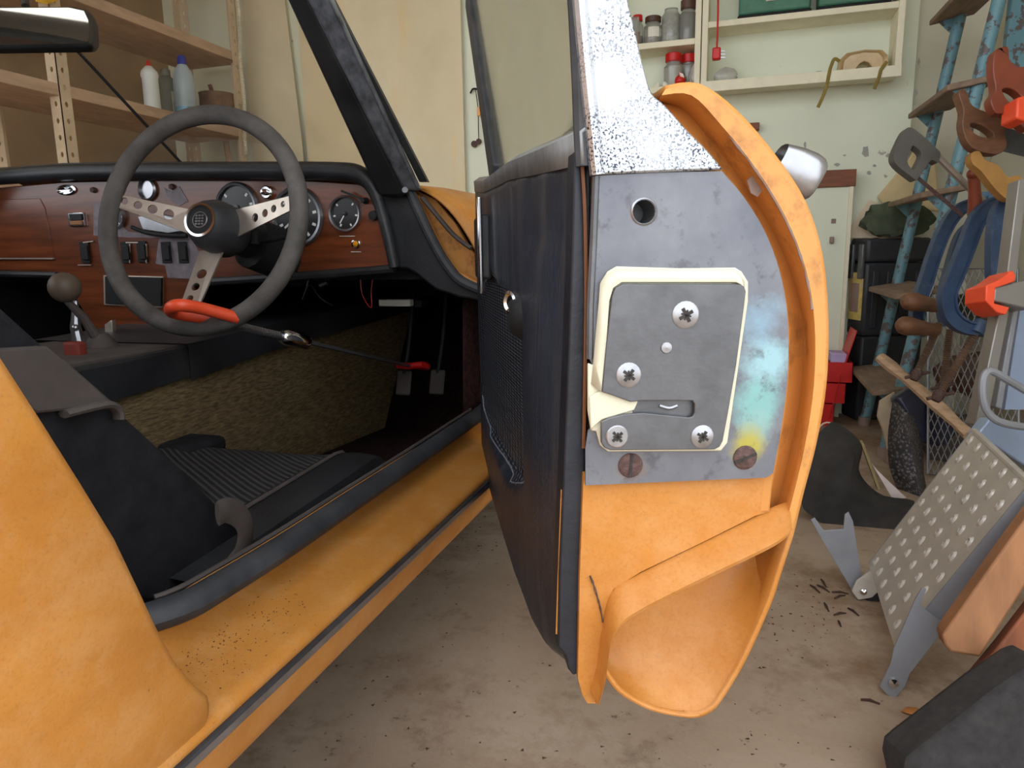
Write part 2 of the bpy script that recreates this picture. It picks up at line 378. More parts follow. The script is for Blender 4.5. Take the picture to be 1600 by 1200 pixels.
cub = MB(); cub.loft(R_[6:], mi=1); cub.loft(R_[:7], mi=0)
cub.loft([[p for p in [r[-1] for r in R_]], [V(r[-1].x, r[-1].y-.005, .2) for r in R_]]); cub.loft([[p for p in R_[0]], [V(p.x, p.y, .2) for p in R_[0]]])
cub.build('cushion', [M['vinyl'], rib_mat()], seat_o, angle=60)
ln = [R_[5][j]+V(0, 0, .002) for j in range(2, 23)]
MB().tube(ln, .003, 6).build('piping', M['vinyl_grey'], seat_o)
MB().bx((-.80, .87, .345), (-.875, .955, .374)).build('cushion_corner', M['vinyl_dull'], seat_o, bevel=.01)
# shoulder flap and belt loop on the seat
fl = PP([(-60, 500), (0, 545), (75, 541), (115, 573), (187, 636), (182, 642), (160, 636), (60, 646), (-60, 600)], X=SX+.012)
MB().prism(fl, (-.05, 0, 0)).build('shoulder_flap', M['vinyl_grey'], seat_o, bevel=.006)
MB().tube(smooth_path(PP([(100, 647), (140, 637), (170, 632), (184, 642), (186, 655)], X=SX+.012), 4), .006, 8, flat=.6).build('flap_hem', M['vinyl_grey'], seat_o)
MB().tube(smooth_path(PP([(340, 803), (356, 797), (376, 808), (384, 830), (378, 862), (362, 885)], X=-.49), 5), .013, 8, flat=.25, up=(1, 0, 0)).build('strap_loop', M['vinyl_grey'], seat_o)
# ------------------------------------------------ dashboard
DY = 1.15
dash = MB()
dp = PP([(-41, 298), (0, 293), (100, 284), (300, 279), (470, 281), (570, 288), (588, 322), (600, 368), (608, 416), (430, 430), (305, 440), (302, 530), (160, 535), (120, 470), (90, 426), (0, 423), (-41, 424)], Y=DY)
dash_o = dash.prism(dp, (0, .014, 0)).build('dashboard', M['wood'], car, bevel=.002)
tag(dash_o, 'dark glossy walnut veneer dashboard')
pad = smooth_path(PP([(-41, 280), (0, 276), (100, 270), (220, 268), (400, 267), (520, 268), (560, 273), (582, 292), (596, 330), (608, 375), (617, 418)], Y=DY-.01), 5)
pr_ = [.0165 if i < 30 else max(.010, .0165-.0007*(i-30)) for i in range(len(pad))]
MB().tube(pad, pr_, 12).build('crash_pad_roll', M['vinyl'], dash_o)
top = [V(p.x, p.y, p.z) for p in PP([(-41, 268), (0, 264), (100, 257), (220, 255), (400, 255), (520, 257), (575, 268)], Y=DY)]
MB().loft([top, [p+V(0, .06, .004) for p in top], [V(p.x, 1.34, .80) for p in top]]).build('dash_top', M['vinyl'], dash_o, solid=.006)
MB().tube(PP([(617, 420), (540, 426), (430, 434), (305, 442)], Y=DY-.004), .008, 8).build('lower_roll', M['vinyl'], dash_o)
MB().tube(PP([(90, 430), (0, 428), (-41, 429)], Y=DY-.004), .007, 8).build('lower_roll', M['vinyl'], dash_o)
under = MB(); under.bx((-1.6, 1.2, .62), (-.5, 1.84, .66))
under.build('under_dash_tray', M['vinyl_dull'], dash_o, solid=.004)
# glovebox lid line, chrome fittings, switches
MB().prism(PP([(-41, 313), (62, 310), (70, 325), (85, 404), (-41, 407)], Y=DY-.0015), (0, .003, 0)).build('glovebox_lid', M['wood'], dash_o, bevel=.001)
MB().bar(P(-41, 404, Y=DY-.003), P(84, 404, Y=DY-.003), .004, .003).build('glovebox_edge', M['alu'], dash_o)
def gface(name, stops=8, arc=(-225, 45), needle=-130):
    def make(c, r):
        mb = MB(); c = Vector(c); a = V(0, -1, 0)
        mb.lathe([(r, 0), (r*1.01, .004), (r*.95, .009), (r*.86, .008), (r*.84, .003)], c, a, 32, 0, cap=False)
        mb.lathe([(.0001, .0031), (r*.85, .003)], c, a, 32, 1)
        for i in range(stops+1):
            w = math.radians(arc[0]+(arc[1]-arc[0])*i/stops); dr = V(math.cos(w), 0, math.sin(w))
            mb.bar(c+a*.0036+dr*r*.62, c+a*.0036+dr*r*.76, r*.09, .0004, (0, 1, 0), 2)
        w = math.radians(needle); dr = V(math.cos(w), 0, math.sin(w)); mb.bar(c+a*.0042-dr*r*.1, c+a*.0042+dr*r*.62, r*.07, .0005, (0, 1, 0), 2)
        mb.lathe([(r*.12, 0), (r*.12, .0055), (.0001, .006)], c, a, 12, 1)
        return mb
    return make
face = mat('black_dial', (.02, .02, .022), .3)
for (u, v, rp, lab, st, nd) in ((466, 339, 47, 'large chrome rimmed dial', 8, 215), (372, 325, 41, 'large dial half hidden by wheel hub', 8, 200), (541, 334, 28, 'small oil pressure dial by door', 5, 235), (182, 337, 22, 'round gauge behind wheel rim', 5, 90)):
    g = gface('x', st, needle=nd)(P(u, v, Y=DY), rp*1.27/F_PX).build('gauge', [M['chrome_dull'], face, M['print']], dash_o); tag(g, lab)
MB().lathe([(.012, 0), (.012, .008), (.010, .010)], P(420, 301, Y=DY), (0, -1, 0), 16).lathe([(.006, .010), (.005, .018), (.0001, .019)], P(420, 301, Y=DY), (0, -1, 0), 12).build('ignition_switch', M['chrome'], dash_o)
MB().lathe([(.008, 0), (.0085, .003), (.006, .004)], P(557, 381, Y=DY), (0, -1, 0), 16).lathe([(.006, .003), (.004, .006), (.0001, .007)], P(557, 381, Y=DY), (0, -1, 0), 12, 1).build('warning_lamp', [M['chrome'], M['amber']], dash_o)
for (u0, u1, v) in ((531, 555, 369), (549, 565, 393.5)):
    mb = MB(); n = int((u1-u0)/3.4)
    for i in range(n):
        a = u0+(u1-u0)*i/n; w = (u1-u0)/n*.7
        mb.bar(P(a, v, Y=DY-.001), P(a+w, v, Y=DY-.001), .0028+.0012*(i % 2), .001)
    mb.build('printed_caption', M['print'], dash_o)
MB().bar(P(533, 298, Y=DY-.02), P(572, 314, Y=DY-.006), .004, .004).lathe([(.006, 0), (.004, .014)], P(572, 314, Y=DY), (0, -1, 0), 12).build('toggle_lever', M['dark'], dash_o)
MB().lathe([(.009, 0), (.008, .008), (.0001, .009)], P(585, 337, Y=DY), (0, -1, 0), 14).build('knob', M['dark'], dash_o)
ov = MB(); ov.lathe([(.011, 0), (.0115, .003), (.009, .004), (.006, .001), (.0001, .0005)], (0, 0, 0), (0, -1, 0), 24); c0 = P(105, 297, Y=DY)
ov.xf(lambda p: c0+V(p.x*2.2, p.y, p.z*.9)); ov.build('vent_grille', M['chrome'], dash_o)
MB().bx(P(109, 333, Y=DY), P(131, 353, Y=DY-.006)).build('cigar_lighter_bezel', M['chrome'], dash_o, bevel=.001).name = 'switch_bezel'
MB().bx(P(111, 335, Y=DY-.004), P(128, 344, Y=DY-.009)).build('switch_rocker', M['dark'], dash_o, bevel=.001)
MB().bx(P(111, 345, Y=DY-.004), P(128, 351, Y=DY-.008)).build('switch_rocker', mat('tan_insert', srgb(150, 96, 48), .5), dash_o, bevel=.001)
bare = mat('bare_grey_primer', srgb(128, 118, 124), .6, var=.25, scale=60)
MB().prism(PP([(249, 372), (296, 370), (303, 380), (312, 395), (304, 436), (262, 434), (258, 415), (243, 412), (247, 380)], Y=DY-.001), (0, .002, 0)).build('worn_patch', bare, dash_o)
MB().prism(PP([(256, 293), (266, 299), (280, 291), (288, 305), (294, 314), (280, 322), (266, 312), (260, 304)], Y=DY-.001), (0, .002, 0)).build('worn_patch', bare, dash_o)
MB().prism(PP([(146, 318), (158, 316), (200, 362), (242, 366), (290, 364), (290, 372), (200, 371), (146, 368)], Y=DY-.001), (0, .002, 0)).build('worn_patch', bare, dash_o)
for u, v in ((133, 395), (197, 395), (222, 394), (260, 395), (286, 395)):
    mb = MB(); mb.bx(P(u-8, v-17, Y=DY-.001), P(u+8, v+16, Y=DY-.004)); mb.bx(P(u-5, v-11, Y=DY-.004), P(u+5, v+11, Y=DY-.008))
    mb.build('rocker_switch', M['dark'], dash_o, bevel=.001)
for a, b in (((197, 379), (216, 379)), ((203, 381), (203, 411)), ((229, 381), (229, 411)), ((122, 414), (142, 414)), ((130, 379), (146, 377))):
    MB().bar(P(*a, Y=DY-.003), P(*b, Y=DY-.003), .0022, .002).build('switch_trim', M['alu'], dash_o)
MB().prism(PP([(161, 430), (254, 432), (253, 481), (162, 477)], Y=DY-.003), (0, .004, 0)).build('radio_bezel', M['alu'], dash_o, bevel=.001)
MB().prism(PP([(163.5, 432), (251.5, 434), (251, 478), (164.5, 474.5)], Y=DY-.008), (0, .006, 0)).build('radio_face', M['dark'], dash_o, bevel=.001)
MB().lathe([(.021, 0), (.022, .005), (.018, .008), (.017, .002), (.0001, .002)], P(232, 296, Y=DY), (0, -1, 0), 24).build('vent_ring', M['chrome_dull'], dash_o)
MB().prism(PP([(213, 337), (250, 334), (288, 342), (290, 362), (262, 366), (222, 360)], Y=DY-.012), (0, .012, 0)).build('heater_control', M['chrome_dull'], dash_o, bevel=.003)
MB().tube(smooth_path(PP([(206, 355), (230, 364), (262, 368), (292, 369)], Y=DY-.016), 4), .004, 8).build('heater_lever', M['dark'], dash_o)
for u, v in ((147, 297), (270, 292)): MB().lathe([(.006, 0), (.005, .006), (.0001, .007)], P(u, v, Y=DY), (0, -1, 0), 12).build('blank_plug', M['rust'], dash_o)
# ------------------------------------------------ steering wheel
WC = V(-.817, .959, .723); ya, ti = math.radians(5), math.radians(14)
WN = V(math.sin(ya)*math.cos(ti), -math.cos(ya)*math.cos(ti), math.sin(ti)); WE = WN.cross(V(0, 0, 1)).normalized(); WG = WN.cross(WE)
def onw(u, v, h=0):
    r = ray(u, v); o = WC+WN*h; return CC+r*((o-CC).dot(WN)/r.dot(WN))
rimc = circ(WC, .172, 64, WE, WG)
sw = MB().tube(rimc, .0148, 12, closed=True).build('steering_wheel', M['rim'], car); tag(sw, 'dusty leather rimmed three spoke steering wheel')
hubp = WC-WN*.055
def spoke(o1, o2, i1, i2, hol):
    a1, a2 = onw(*o1), onw(*o2); b1, b2 = onw(*i1, h=-.045), onw(*i2, h=-.045)
    n = (b1-a1).cross(a2-a1).normalized()
    if n.dot(WN) < 0: n = -n
    hs = []
    for u, v, rr in hol:
        r = ray(u, v); c = CC+r*((a1-CC).dot(n)/r.dot(n)); d = rr*(c-CC).dot(CW)/F_PX; e, g, _ = basis(n); hs.append(circ(c, d, 14, e, g))
    plate(MB(), [a1, b1, b2, a2], hs, -n*.0035).build('spoke', M['alu'], sw, smooth=False)
spoke((178, 302), (176, 321), (296, 327), (298, 366), ((194.5, 314, 5.5), (215.5, 320.5, 6.3), (238.5, 327, 7.2), (263.5, 335, 8)))
spoke((457, 305), (459, 326), (362, 329), (366, 372), ((442, 319, 5), (427.5, 326, 6), (414, 333, 6.5), (398.5, 340, 7)))
spoke((274, 498), (300, 503), (312, 392), (350, 388), ((315, 428, 8.5), (305.5, 448, 7), (297, 466, 5.5)))
MB().lathe([(.036, -.085), (.044, -.07), (.043, -.03), (.036, -.012), (.031, -.004), (.026, .0), (.0001, .0)], WC, WN, 28).build('hub', M['rubber'], sw)
MB().lathe([(.026, -.002), (.0275, .003), (.0235, .0035), (.0225, .0)], WC, WN, 32, cap=False).build('hub_ring', M['chrome'], sw)
em = MB(); em.lathe([(.0225, .0005), (.015, .002), (.0001, .0025)], WC, WN, 24, 0); em.lathe([(.0135, .0022), (.0128, .003), (.0118, .003), (.0115, .002)], WC, WN, 24, 1, cap=False)
for k in range(4):
    for s in (-1, 0, 1): em.box(WC+WN*.003+WE*(s*.0055)+WG*(-.0065+.0045*k), (.0036, .0014, .0024), Matrix((WE, WN, WG)).transposed(), 1)
em.build('hub_emblem', [M['dark'], M['chrome_dull']], sw)
MB().tube([WC-WN*.085, WC-WN*.13, WC-WN*.14, V(-.80, 1.2, .655)], [.03, .03, .045, .05], 16).build('column_shroud', M['dark'], car)
MB().tube(smooth_path([WC-WN*.12+V(.03, 0, -.005), P(420, 376, d=1.2), P(455, 368, d=1.19)], 3), .004, 8).tube([P(398, 362, d=1.21), P(398, 382, d=1.21)], .008, 10).build('indicator_stalk', M['dark'], car)
# pedals, gear lever, hand brake
for (u, v, y) in ((631, 598, 1.46), (683, 597, 1.48)):
    c = P(u, v, Y=y); mb = MB(); mb.box(c, (.036, .008, .058), Matrix.Rotation(math.radians(-18), 3, 'X')); mb.build('pedal_pad', M['vinyl_grey'], car, bevel=.005)
    MB().tube(smooth_path([c+V(0, .006, .02), c+V(.01, .02, .1), c+V(.005, .06, .2)], 3), .005, 8).build('pedal_arm', M['dark'], car)
MB().bx(P(591, 468, Y=1.4), P(647, 478, Y=1.42)).bx(P(647, 469, Y=1.4), P(668, 479, Y=1.43), 1).build('fuse_block', [M['white'], M['dark']], car, bevel=.002)
MB().tube(smooth_path(PP([(563, 432), (566, 460), (580, 481), (580, 455), (583, 432)], Y=1.3), 4), .0012, 6).build('loose_wire', M['red'], car)
MB().tube(smooth_path(PP([(482, 436), (478, 452), (472, 468), (484, 445), (500, 465), (520, 478)], Y=1.3), 4), .0014, 6).lathe([(.006, 0), (.006, .02)], P(500, 445, Y=1.3), (1, 0, .3), 10).build('loose_wire', M['chrome_dull'], car)
gk = P(101, 449, X=-.99); MB().ball(gk, .0235, 18).build('gear_knob', mat('worn_brown_knob', (.12, .085, .06), .55, var=.2), car)
gb = P(158, 540, X=-.99); MB().tube([gk+V(0, 0, -.02), (gk+gb)/2, gb], [.0055, .007, .009], 10).lathe([(.03, -.01), (.022, .006), (.012, .02)], gb, (0, 0, 1), 16).build('gear_lever', M['vinyl_grey'], car)
MB().tube(PP([(118, 470), (118, 510), (125, 545)], X=-1.0), [.004, .008, .01], 10).ball(P(118, 512, X=-.99), .0055, 12).build('handbrake', M['chrome_dull'], car)
MB().bx(P(120, 535, X=-.93), P(140, 565, X=-.93)+V(-.03, 0, 0)).build('red_gaiter', mat('faded_red', srgb(120, 40, 28), .7), car, bevel=.004)
MB().prism(PP([(163, 507), (174, 500), (176, 520), (164, 524)], Y=1.05), (0, .01, 0)).build('console_clip', M['alu'], car, bevel=.001)
# ------------------------------------------------ windscreen pillar, header, glass, roof
def pil(u0, u1, v0, t0, t1, vt, name, m, dep, db=1.22, dt=.97):
    b = [P(u0, v0, d=db), P(u1, v0, d=db)]; t = [P(t0, vt, d=dt), P(t1, vt, d=dt)]
    t = [bb+(tt-bb)*1.42 for bb, tt in zip(b, t)]; f = (b[0]-CC).normalized()*.045*dep+V(0, .01, 0)
    mb = MB(); mb.add(b+t+[p+f for p in b+t], [(0, 1, 3, 2), (4, 6, 7, 5), (0, 4, 5, 1), (2, 3, 7, 6), (0, 2, 6, 4), (1, 5, 7, 3)])
    o = mb.build(name, m, car, bevel=.005); mirror_mb(mb).build(name, m, car, bevel=.005); return t
pil(592, 634, 306, 450, 484, 0, 'screen_pillar_trim', M['vinyl'], 1)
t2 = pil(630, 656, 298, 480, 519, 0, 'screen_pillar', mat('dusty_grey_pillar', (.17, .18, .205), .34, .3, var=.5, scale=10, stretch=(6, 6, .8), dirt=.3, dirtc=(.3, .3, .32), dscale=30), 1.2, 1.215, .965)
pil(655, 668, 284, 516, 521, 0, 'rain_gutter', M['rubber'], .5, 1.225, .975)
pil(650, 656, 296, 513, 519, 0, 'pillar_edge', bpy.data.materials['dusty_grey_pillar'], .2, 1.212, .962)
MB().lathe([(.006, 0), (.005, .002), (.0001, .002)], P(560, 146, d=1.085), -CW, 12).build('pillar_screw', M['chrome_dull'], car)
MB().lathe([(.006, 0), (.005, .002), (.0001, .002)], P(633, 297, d=1.205), -CW, 12).build('pillar_screw', M['steel'], car)
tl = t2[0]; hb = MB()
cur = [(0, 0), (.25, .02), (.5, .03), (.75, .02), (1, 0)]
hd = [V(tl.x+(2*XC-2*tl.x)*s, tl.y+b, tl.z+b*.3) for s, b in cur]
hb.tube(smooth_path(hd, 4), .022, 10).build('screen_header', M['vinyl'], car)
bt = P(625, 300, d=1.24); base = [V(bt.x+(2*XC-2*bt.x)*s, bt.y+b*4, .775+b*.3) for s, b in cur]
MB().loft([smooth_path(base, 4), smooth_path([p+V(0, .01, -.005) for p in hd], 4)]).build('windscreen', glassm('dusty_windscreen', (.96, .91, .82), .15, (.46, .37, .27), .03), car)
rr = [[V(tl.x+.0+(2*XC-2*tl.x)*s, tl.y-.02+b, tl.z+b*.5) for s, b in cur], [V(tl.x+.02+(2*XC-2*tl.x-.04)*s, .3, tl.z+.05+b) for s, b in cur], [V(tl.x-.0+(2*XC-2*tl.x)*s, -.5, tl.z-.04+b) for s, b in cur], [V(tl.x-.05+(2*XC-2*tl.x+.1)*s, -1.1, .86+b) for s, b in cur]]
MB().loft([smooth_path(r, 3) for r in rr]).build('roof', M['paint'], car, solid=.02, sub=1)
# mirror and screen tie rod
mo = PP([(-60, 9), (110, 8), (134, 13), (142, 30), (144, 62), (138, 73), (-60, 76)], d=1.16)
MB().prism(mo, CW*.025).build('rear_view_mirror', M['dark'], car, bevel=.006)
mi_ = PP([(-55, 13), (108, 12), (131, 17), (138, 32), (139, 60), (134, 68), (-55, 71)], d=1.1595)
MB().prism(mi_, CW*.001).build('mirror_glass', mat('old_mirror', (.62, .59, .55), .07, .95, var=.05), car)
MB().tube([P(40, 10, d=1.17), P(35, -30, d=1.2)], .006, 8).build('mirror_stem', M['dark'], car)
MB().tube([P(114, 72, d=1.18), P(290, 262, d=1.36)], .0028, 8).build('screen_tie_rod', M['dark'], car)
# ------------------------------------------------ front wing, bonnet, scuttle
sec = {1.19: [(-.66, .787), (-.58, .784), (-.535, .776), (-.49, .745), (-.455, .70), (-.43, .65), (-.40, .56), (-.375, .44), (-.365, .33), (-.372, .26)],
       1.32: [(-.70, .80), (-.60, .797), (-.53, .786), (-.46, .755), (-.41, .70), (-.38, .64), (-.355, .55), (-.345, .44), (-.35, .33), (-.37, .26)],
       1.6: [(-.76, .80), (-.62, .80), (-.52, .785), (-.43, .75), (-.38, .69), (-.35, .63), (-.335, .55), (-.335, .44), (-.35, .33), (-.37, .26)],
       2.1: [(-.80, .77), (-.65, .775), (-.53, .76), (-.44, .72), (-.39, .66), (-.36, .6), (-.345, .52), (-.345, .44), (-.36, .33), (-.39, .26)],
       2.55: [(-.85, .70), (-.7, .70), (-.6, .68), (-.52, .65), (-.48, .6), (-.46, .55), (-.45, .5), (-.45, .42), (-.47, .33), (-.5, .26)],
       2.78: [(-.9, .55), (-.8, .55), (-.72, .54), (-.66, .52), (-.63, .5), (-.62, .47), (-.62, .44), (-.62, .4), (-.64, .33), (-.68, .26)]}
wg = MB().loft([smooth_path([V(x, y, z) for x, z in s], 3) for y, s in sec.items()])
wg.build('front_wing', M['paint'], car, sub=1, solid=.004); mirror_mb(wg).build('front_wing', M['paint'], car, sub=1, solid=.004)
bn = MB().loft([[V(x, y, z+.02*math.sin(math.pi*i/8)) for i in range(9) for x in [s[0][0]+(2*XC-2*s[0][0])*i/8] for z in [s[0][1]]] for y, s in sec.items()])
bn.build('bonnet', M['paint'], car, sub=1, solid=.004)
MB().tube(PP([(699, 318), (700, 311), (698, 308)], d=1.3), .003, 8).bar(P(692, 313, d=1.3), P(703, 319, d=1.3), .005, .003).build('washer_jet', M['dark'], car)
# A-post jamb: black trimmed edge, orange return flange, rusty hinge recess
AY = 1.165
MB().prism(PP([(596, 302), (640, 303), (656, 335), (672, 372), (692, 410), (718, 440), (760, 458), (760, 472), (715, 464), (680, 452), (650, 428), (636, 420), (622, 420), (612, 370), (600, 330)], Y=AY), (0, .03, 0)).build('door_post_trim', M['vinyl'], car, bevel=.004)
MB().tube(smooth_path(PP([(641, 300), (658, 338), (676, 376), (697, 412), (722, 440), (770, 460)], Y=AY-.005), 4), .009, 10).build('post_seal', M['rubber'], car)
MB().prism(PP([(640, 300), (650, 304), (668, 348), (690, 392), (708, 420), (760, 448), (760, 460), (718, 442), (694, 412), (672, 374), (655, 336)], Y=AY+.012), (0, .02, 0)).build('post_flange', M['paint'], car, bevel=.003)
MB().prism(PP([(648, 296), (680, 312), (712, 350), (735, 390), (775, 430), (775, 460), (720, 440), (690, 400), (668, 350)], Y=AY+.05), (0, .01, 0)).build('hinge_recess', M['paint_old'], car)
MB().tube(smooth_path(PP([(660, 309), (684, 338), (710, 368), (736, 388)], Y=AY+.012), 4), .008, 8, flat=.5).build('wing_seal', M['vinyl_grey'], car)
# ---------------------------------------------------------------- the open door (local frame: a from hinge to latch, b outward, z up)
HN = V(-.40, 1.15, 0); DA = V(.407, -.914, 0).normalized(); DB = V(.914, .407, 0).normalized(); DL_ = .834
def DW(a, b, z): return HN+DA*a+DB*b+V(0, 0, z)
def DE(u, v, a=DL_):            # pixel on the latch-end plane
    r = ray(u, v); return CC+r*(((HN-CC).dot(DA)+a)/r.dot(DA))
def DC(u, v, b):                # pixel on a plane parallel to the inner face
    r = ray(u, v); return CC+r*(((HN-CC).dot(DB)+b)/r.dot(DB))
def loc(p): q = p-HN; return q.dot(DA), q.dot(DB), p.z
def DEs(pts, a=DL_, k=4): return smooth_path([DE(u, v, a) for u, v in pts], k)
def shift(pts, da): return [p+DA*da for p in pts]
C0 = [(1040, 139), (1092, 136), (1150, 178), (1210, 248), (1255, 318), (1281, 400), (1290, 500), (1287, 600), (1272, 690), (1252, 768), (1236, 835)]
C0b = [(1236, 835), (1215, 900), (1200, 945), (1162, 1030), (1125, 1092), (1108, 1110), (1086, 1118), (1050, 1115), (1010, 1104), (968, 1079), (944, 1046)]
s0 = DEs(C0); s0b = DEs(C0b)
full = s0+s0b[1:]
rows = []
for a in (0, -.01, -.05, -.12, -.25, -.4, -.55, -.68, -.76):
    k = -a/.76; rows.append([p+DA*a - DB*(.02*max(0, k-.6)/.4) for p in full[:-14]])
door = MB().loft(rows).build('door', M['paint'], car, solid=.0035, angle=60)
tag(door, 'open orange door seen on its latch end')
# rolled lip, channel, jamb
C1 = [(1032, 150), (1078, 150), (1124, 196), (1180, 266), (1226, 342), (1256, 420), (1270, 505), (1269, 600), (1256, 690), (1238, 768), (1222, 828)]
C2 = [(1028, 160), (1066, 170), (1106, 214), (1160, 284), (1208, 362), (1240, 440), (1256, 515), (1255, 600), (1244, 690), (1227, 768), (1210, 815)]
C3 = [(1020, 152), (1034, 168), (1072, 205), (1126, 266), (1188, 350), (1221, 440), (1230, 515), (1228, 600), (1216, 690), (1206, 748), (1200, 798)]
r1, r2, r3 = DEs(C1), DEs(C2, DL_-.022), DEs(C3, DL_-.002)
r3b = shift(DEs([(u-14, v+4) for u, v in C3], DL_-.002), -.003)
MB().loft([s0, shift(r1, .002), r1, shift(r2, .0), [(p*.35+q*.65)-DA*.004 for p, q in zip(r2, r3)], r3, r3b]).build('jamb_lip', M['paint_old'], door, angle=70)
MB().tube(shift(r1, .001)[9:24], [.0003+.0009*abs(math.sin(i*1.7)) for i in range(15)], 6).build('lip_scrape', M['chip'], door)
for blob in ([(1166, 286), (1176, 278), (1186, 286), (1192, 300), (1182, 312), (1172, 306)], [(1060, 118), (1066, 120), (1068, 126), (1062, 124)]):
    MB().prism([DE(u, v-4, DL_-.008) for u, v in blob], DA*.0012).build('primer_patch', M['chip'], door)
# flat lower jamb panel and protruding ridge flange
low = [(912, 740), (1208, 735), (1202, 800), (1180, 806), (1100, 846), (1000, 894), (958, 921), (946, 955), (940, 1000), (936, 1050), (932, 1099), (918, 1099), (910, 1086), (903, 1060), (906, 900)]
MB().prism([DE(u, v, DL_-.004) for u, v in low], -DA*.004).build('jamb_panel', M['paint'], door)
Ra = [(1232, 786), (1212, 793), (1180, 808), (1100, 847), (1000, 896), (960, 919), (945, 952), (939, 1000), (934, 1050), (930, 1097)]
Rb = [(1238, 826), (1226, 838), (1196, 856), (1100, 902), (1012, 946), (972, 972), (956, 1000), (950, 1035), (946, 1065), (936, 1099)]
ra, rb = DEs(Ra, DL_-.0045, 5), DEs(Rb, DL_+.014, 5)
MB().loft([shift(ra, -.002), ra, [(p*.9+q*.1)+DA*.0012 for p, q in zip(ra, rb)], [(p*.5+q*.5)+DA*.0006 for p, q in zip(ra, rb)], rb, [p+V(0, 0, -.003)-DA*.0015 for p in rb], [p+V(0, 0, -.0025)-DA*.03-DB*.002 for p in rb]]).build('ridge_flange', M['paint'], door, angle=30)
bk = [DE(u, v, DL_-.030) for u, v in ((1236, 800), (1196, 836), (1100, 885), (1012, 930), (968, 952), (944, 985), (934, 1015), (934, 1045))]
bk = smooth_path(bk, 4); sb = [full[len(s0)-1+round(i*(len(s0b)-1)/(len(bk)-1))] for i in range(len(bk))]
MB().loft([[p-DA*.0008 for p in sb]]+[[p*(1-t)+q*t-DA*(.010*math.sin(math.pi*t)) for p, q in zip(sb, bk)] for t in (.15, .35, .6, .85, 1)]).build('lower_skin', M['paint'], door, angle=80)
MB().tube(smooth_path([DE(u, v, DL_-.0030) for u, v in ((922, 900), (928, 915), (934, 935), (938, 950), (942, 972))], 3), [.0004+.0006*random.random() for _ in range(13)], 5).build('rust_crack', M['rust'], door)
MB().tube([p-DA*.001 for p in full[-18:]], .0017, 8).build('skin_hem', M['paint'], door)
# latch-end plate
def latch_mat():
    q = N('heat_tinted_latch_plate'); base = q.ramp(q.noise(26, 6), [(.3, srgb(98, 101, 110)), (.7, srgb(124, 126, 132))])
    def blob(c, rad, soft, colr, amt, co=None, sc=30):
        vm = q.n('ShaderNodeVectorMath', operation='DISTANCE'); vm.inputs[1].default_value = c; q.l(q.co, vm.inputs[0])
        d = q.math('ADD', vm.outputs['Value'], q.math('MULTIPLY', q.math('SUBTRACT', q.noise(sc, 8, .75), .5), rad*2.2))
        mr = q.n('ShaderNodeMapRange'); mr.inputs[1].default_value = rad; mr.inputs[2].default_value = rad*soft; mr.inputs[3].default_value = 0; mr.inputs[4].default_value = amt; q.l(d, mr.inputs[0])
        return mr.outputs[0], colr
    c = base; o = wloc(car)
    for (u, v, rad, soft, cl, am) in ((1195, 560, .018, .3, srgb(150, 188, 196), .95), (1190, 500, .018, .3, srgb(132, 162, 180), .8), (1185, 630, .017, .3, srgb(128, 178, 176), .9), (1180, 670, .012, .3, srgb(140, 175, 170), .8), (1168, 695, .012, .2, srgb(176, 164, 60), .9), (985, 730, .011, .3, srgb(140, 105, 60), .7)):
        f, cc = blob(DE(u, v)-o, rad, soft, cl, am); c = q.mix(f, c, cc)
    c = q.mix(q.ramp(q.noise(70, 6, .7), [(.55, 0.), (.66, .6)]), c, srgb(80, 76, 84))
    q.setc(c).pr(.45, .35, .5); q.bump(q.noise(140, 4), .15, .001); return q.m
pe = smooth_path([DE(u, v) for u, v in ((1126, 268), (1160, 308), (1192, 360), (1215, 420), (1228, 490), (1229, 580), (1220, 660), (1206, 738))], 4)
plate_o = [DE(930, 275), DE(1030, 270)]+pe+[DE(1195, 745), DE(1050, 751), DE(914, 757), DE(914, 700), DE(918, 672), DE(932, 655), DE(932, 585), DE(920, 560), DE(921, 480), DE(926, 380)]
hole = circ(DE(1005, 331), .0062, 18, DB, V(0, 0, 1))
plate(MB(), plate_o, [hole], DA*.0016).build('latch_plate', latch_mat(), door, smooth=False)
MB().tube([DE(931, 276)+DA*.0005, DE(927, 380)+DA*.0005, DE(922, 480)+DA*.0005, DE(921, 560)+DA*.0005], .0022, 8).build('plate_fold', M['steel'], door)
MB().lathe([(.0062, .0), (.0066, .0022), (.0074, .0018), (.0078, .0012)], DE(1005, 331), DA, 20, cap=False).build('hole_rim', M['chrome_dull'], door)
MB().lathe([(.0062, 0), (.006, -.02), (.0001, -.02)], DE(1005, 331), DA, 16, cap=False).build('hole_well', M['steel'], door)
# window frame end: pitted bright pillar above the plate
def pit_mat():
    q = N('pitted_bright_pillar'); c = q.ramp(q.noise(8, 4), [(.3, srgb(170, 173, 178)), (.7, srgb(198, 201, 206))])
    pits = q.math('MULTIPLY', q.ramp(q.noise(820, 4, .6), [(.53, 0.), (.575, 1.)]), q.ramp(q.noise(20, 4), [(.34, .0), (.54, 1.)]))
    scr = q.ramp(q.noise(120, 4, .6, stretch=(1, 1, 3.5)), [(.68, 0.), (.71, .6)])
    c = q.mix(pits, c, srgb(52, 56, 68)); c = q.mix(scr, c, srgb(120, 128, 142))
    q.setc(c).pr(.3, .7, .6); q.bump(pits, -.4, .001); return q.m
M['pitted'] = pit_mat()
pl_r = smooth_path([DE(u, v) for u, v in ((888, -700), (928, -380), (958, -160), (968, -60), (978, 0), (992, 60), (1004, 110), (1016, 148), (1036, 166), (1072, 206), (1102, 236), (1127, 266))], 4)
pl_l = [DE(930, 274), DE(924, 200), DE(915, 120), (DE(904, 0)), DE(893, -160), DE(856, -700)]
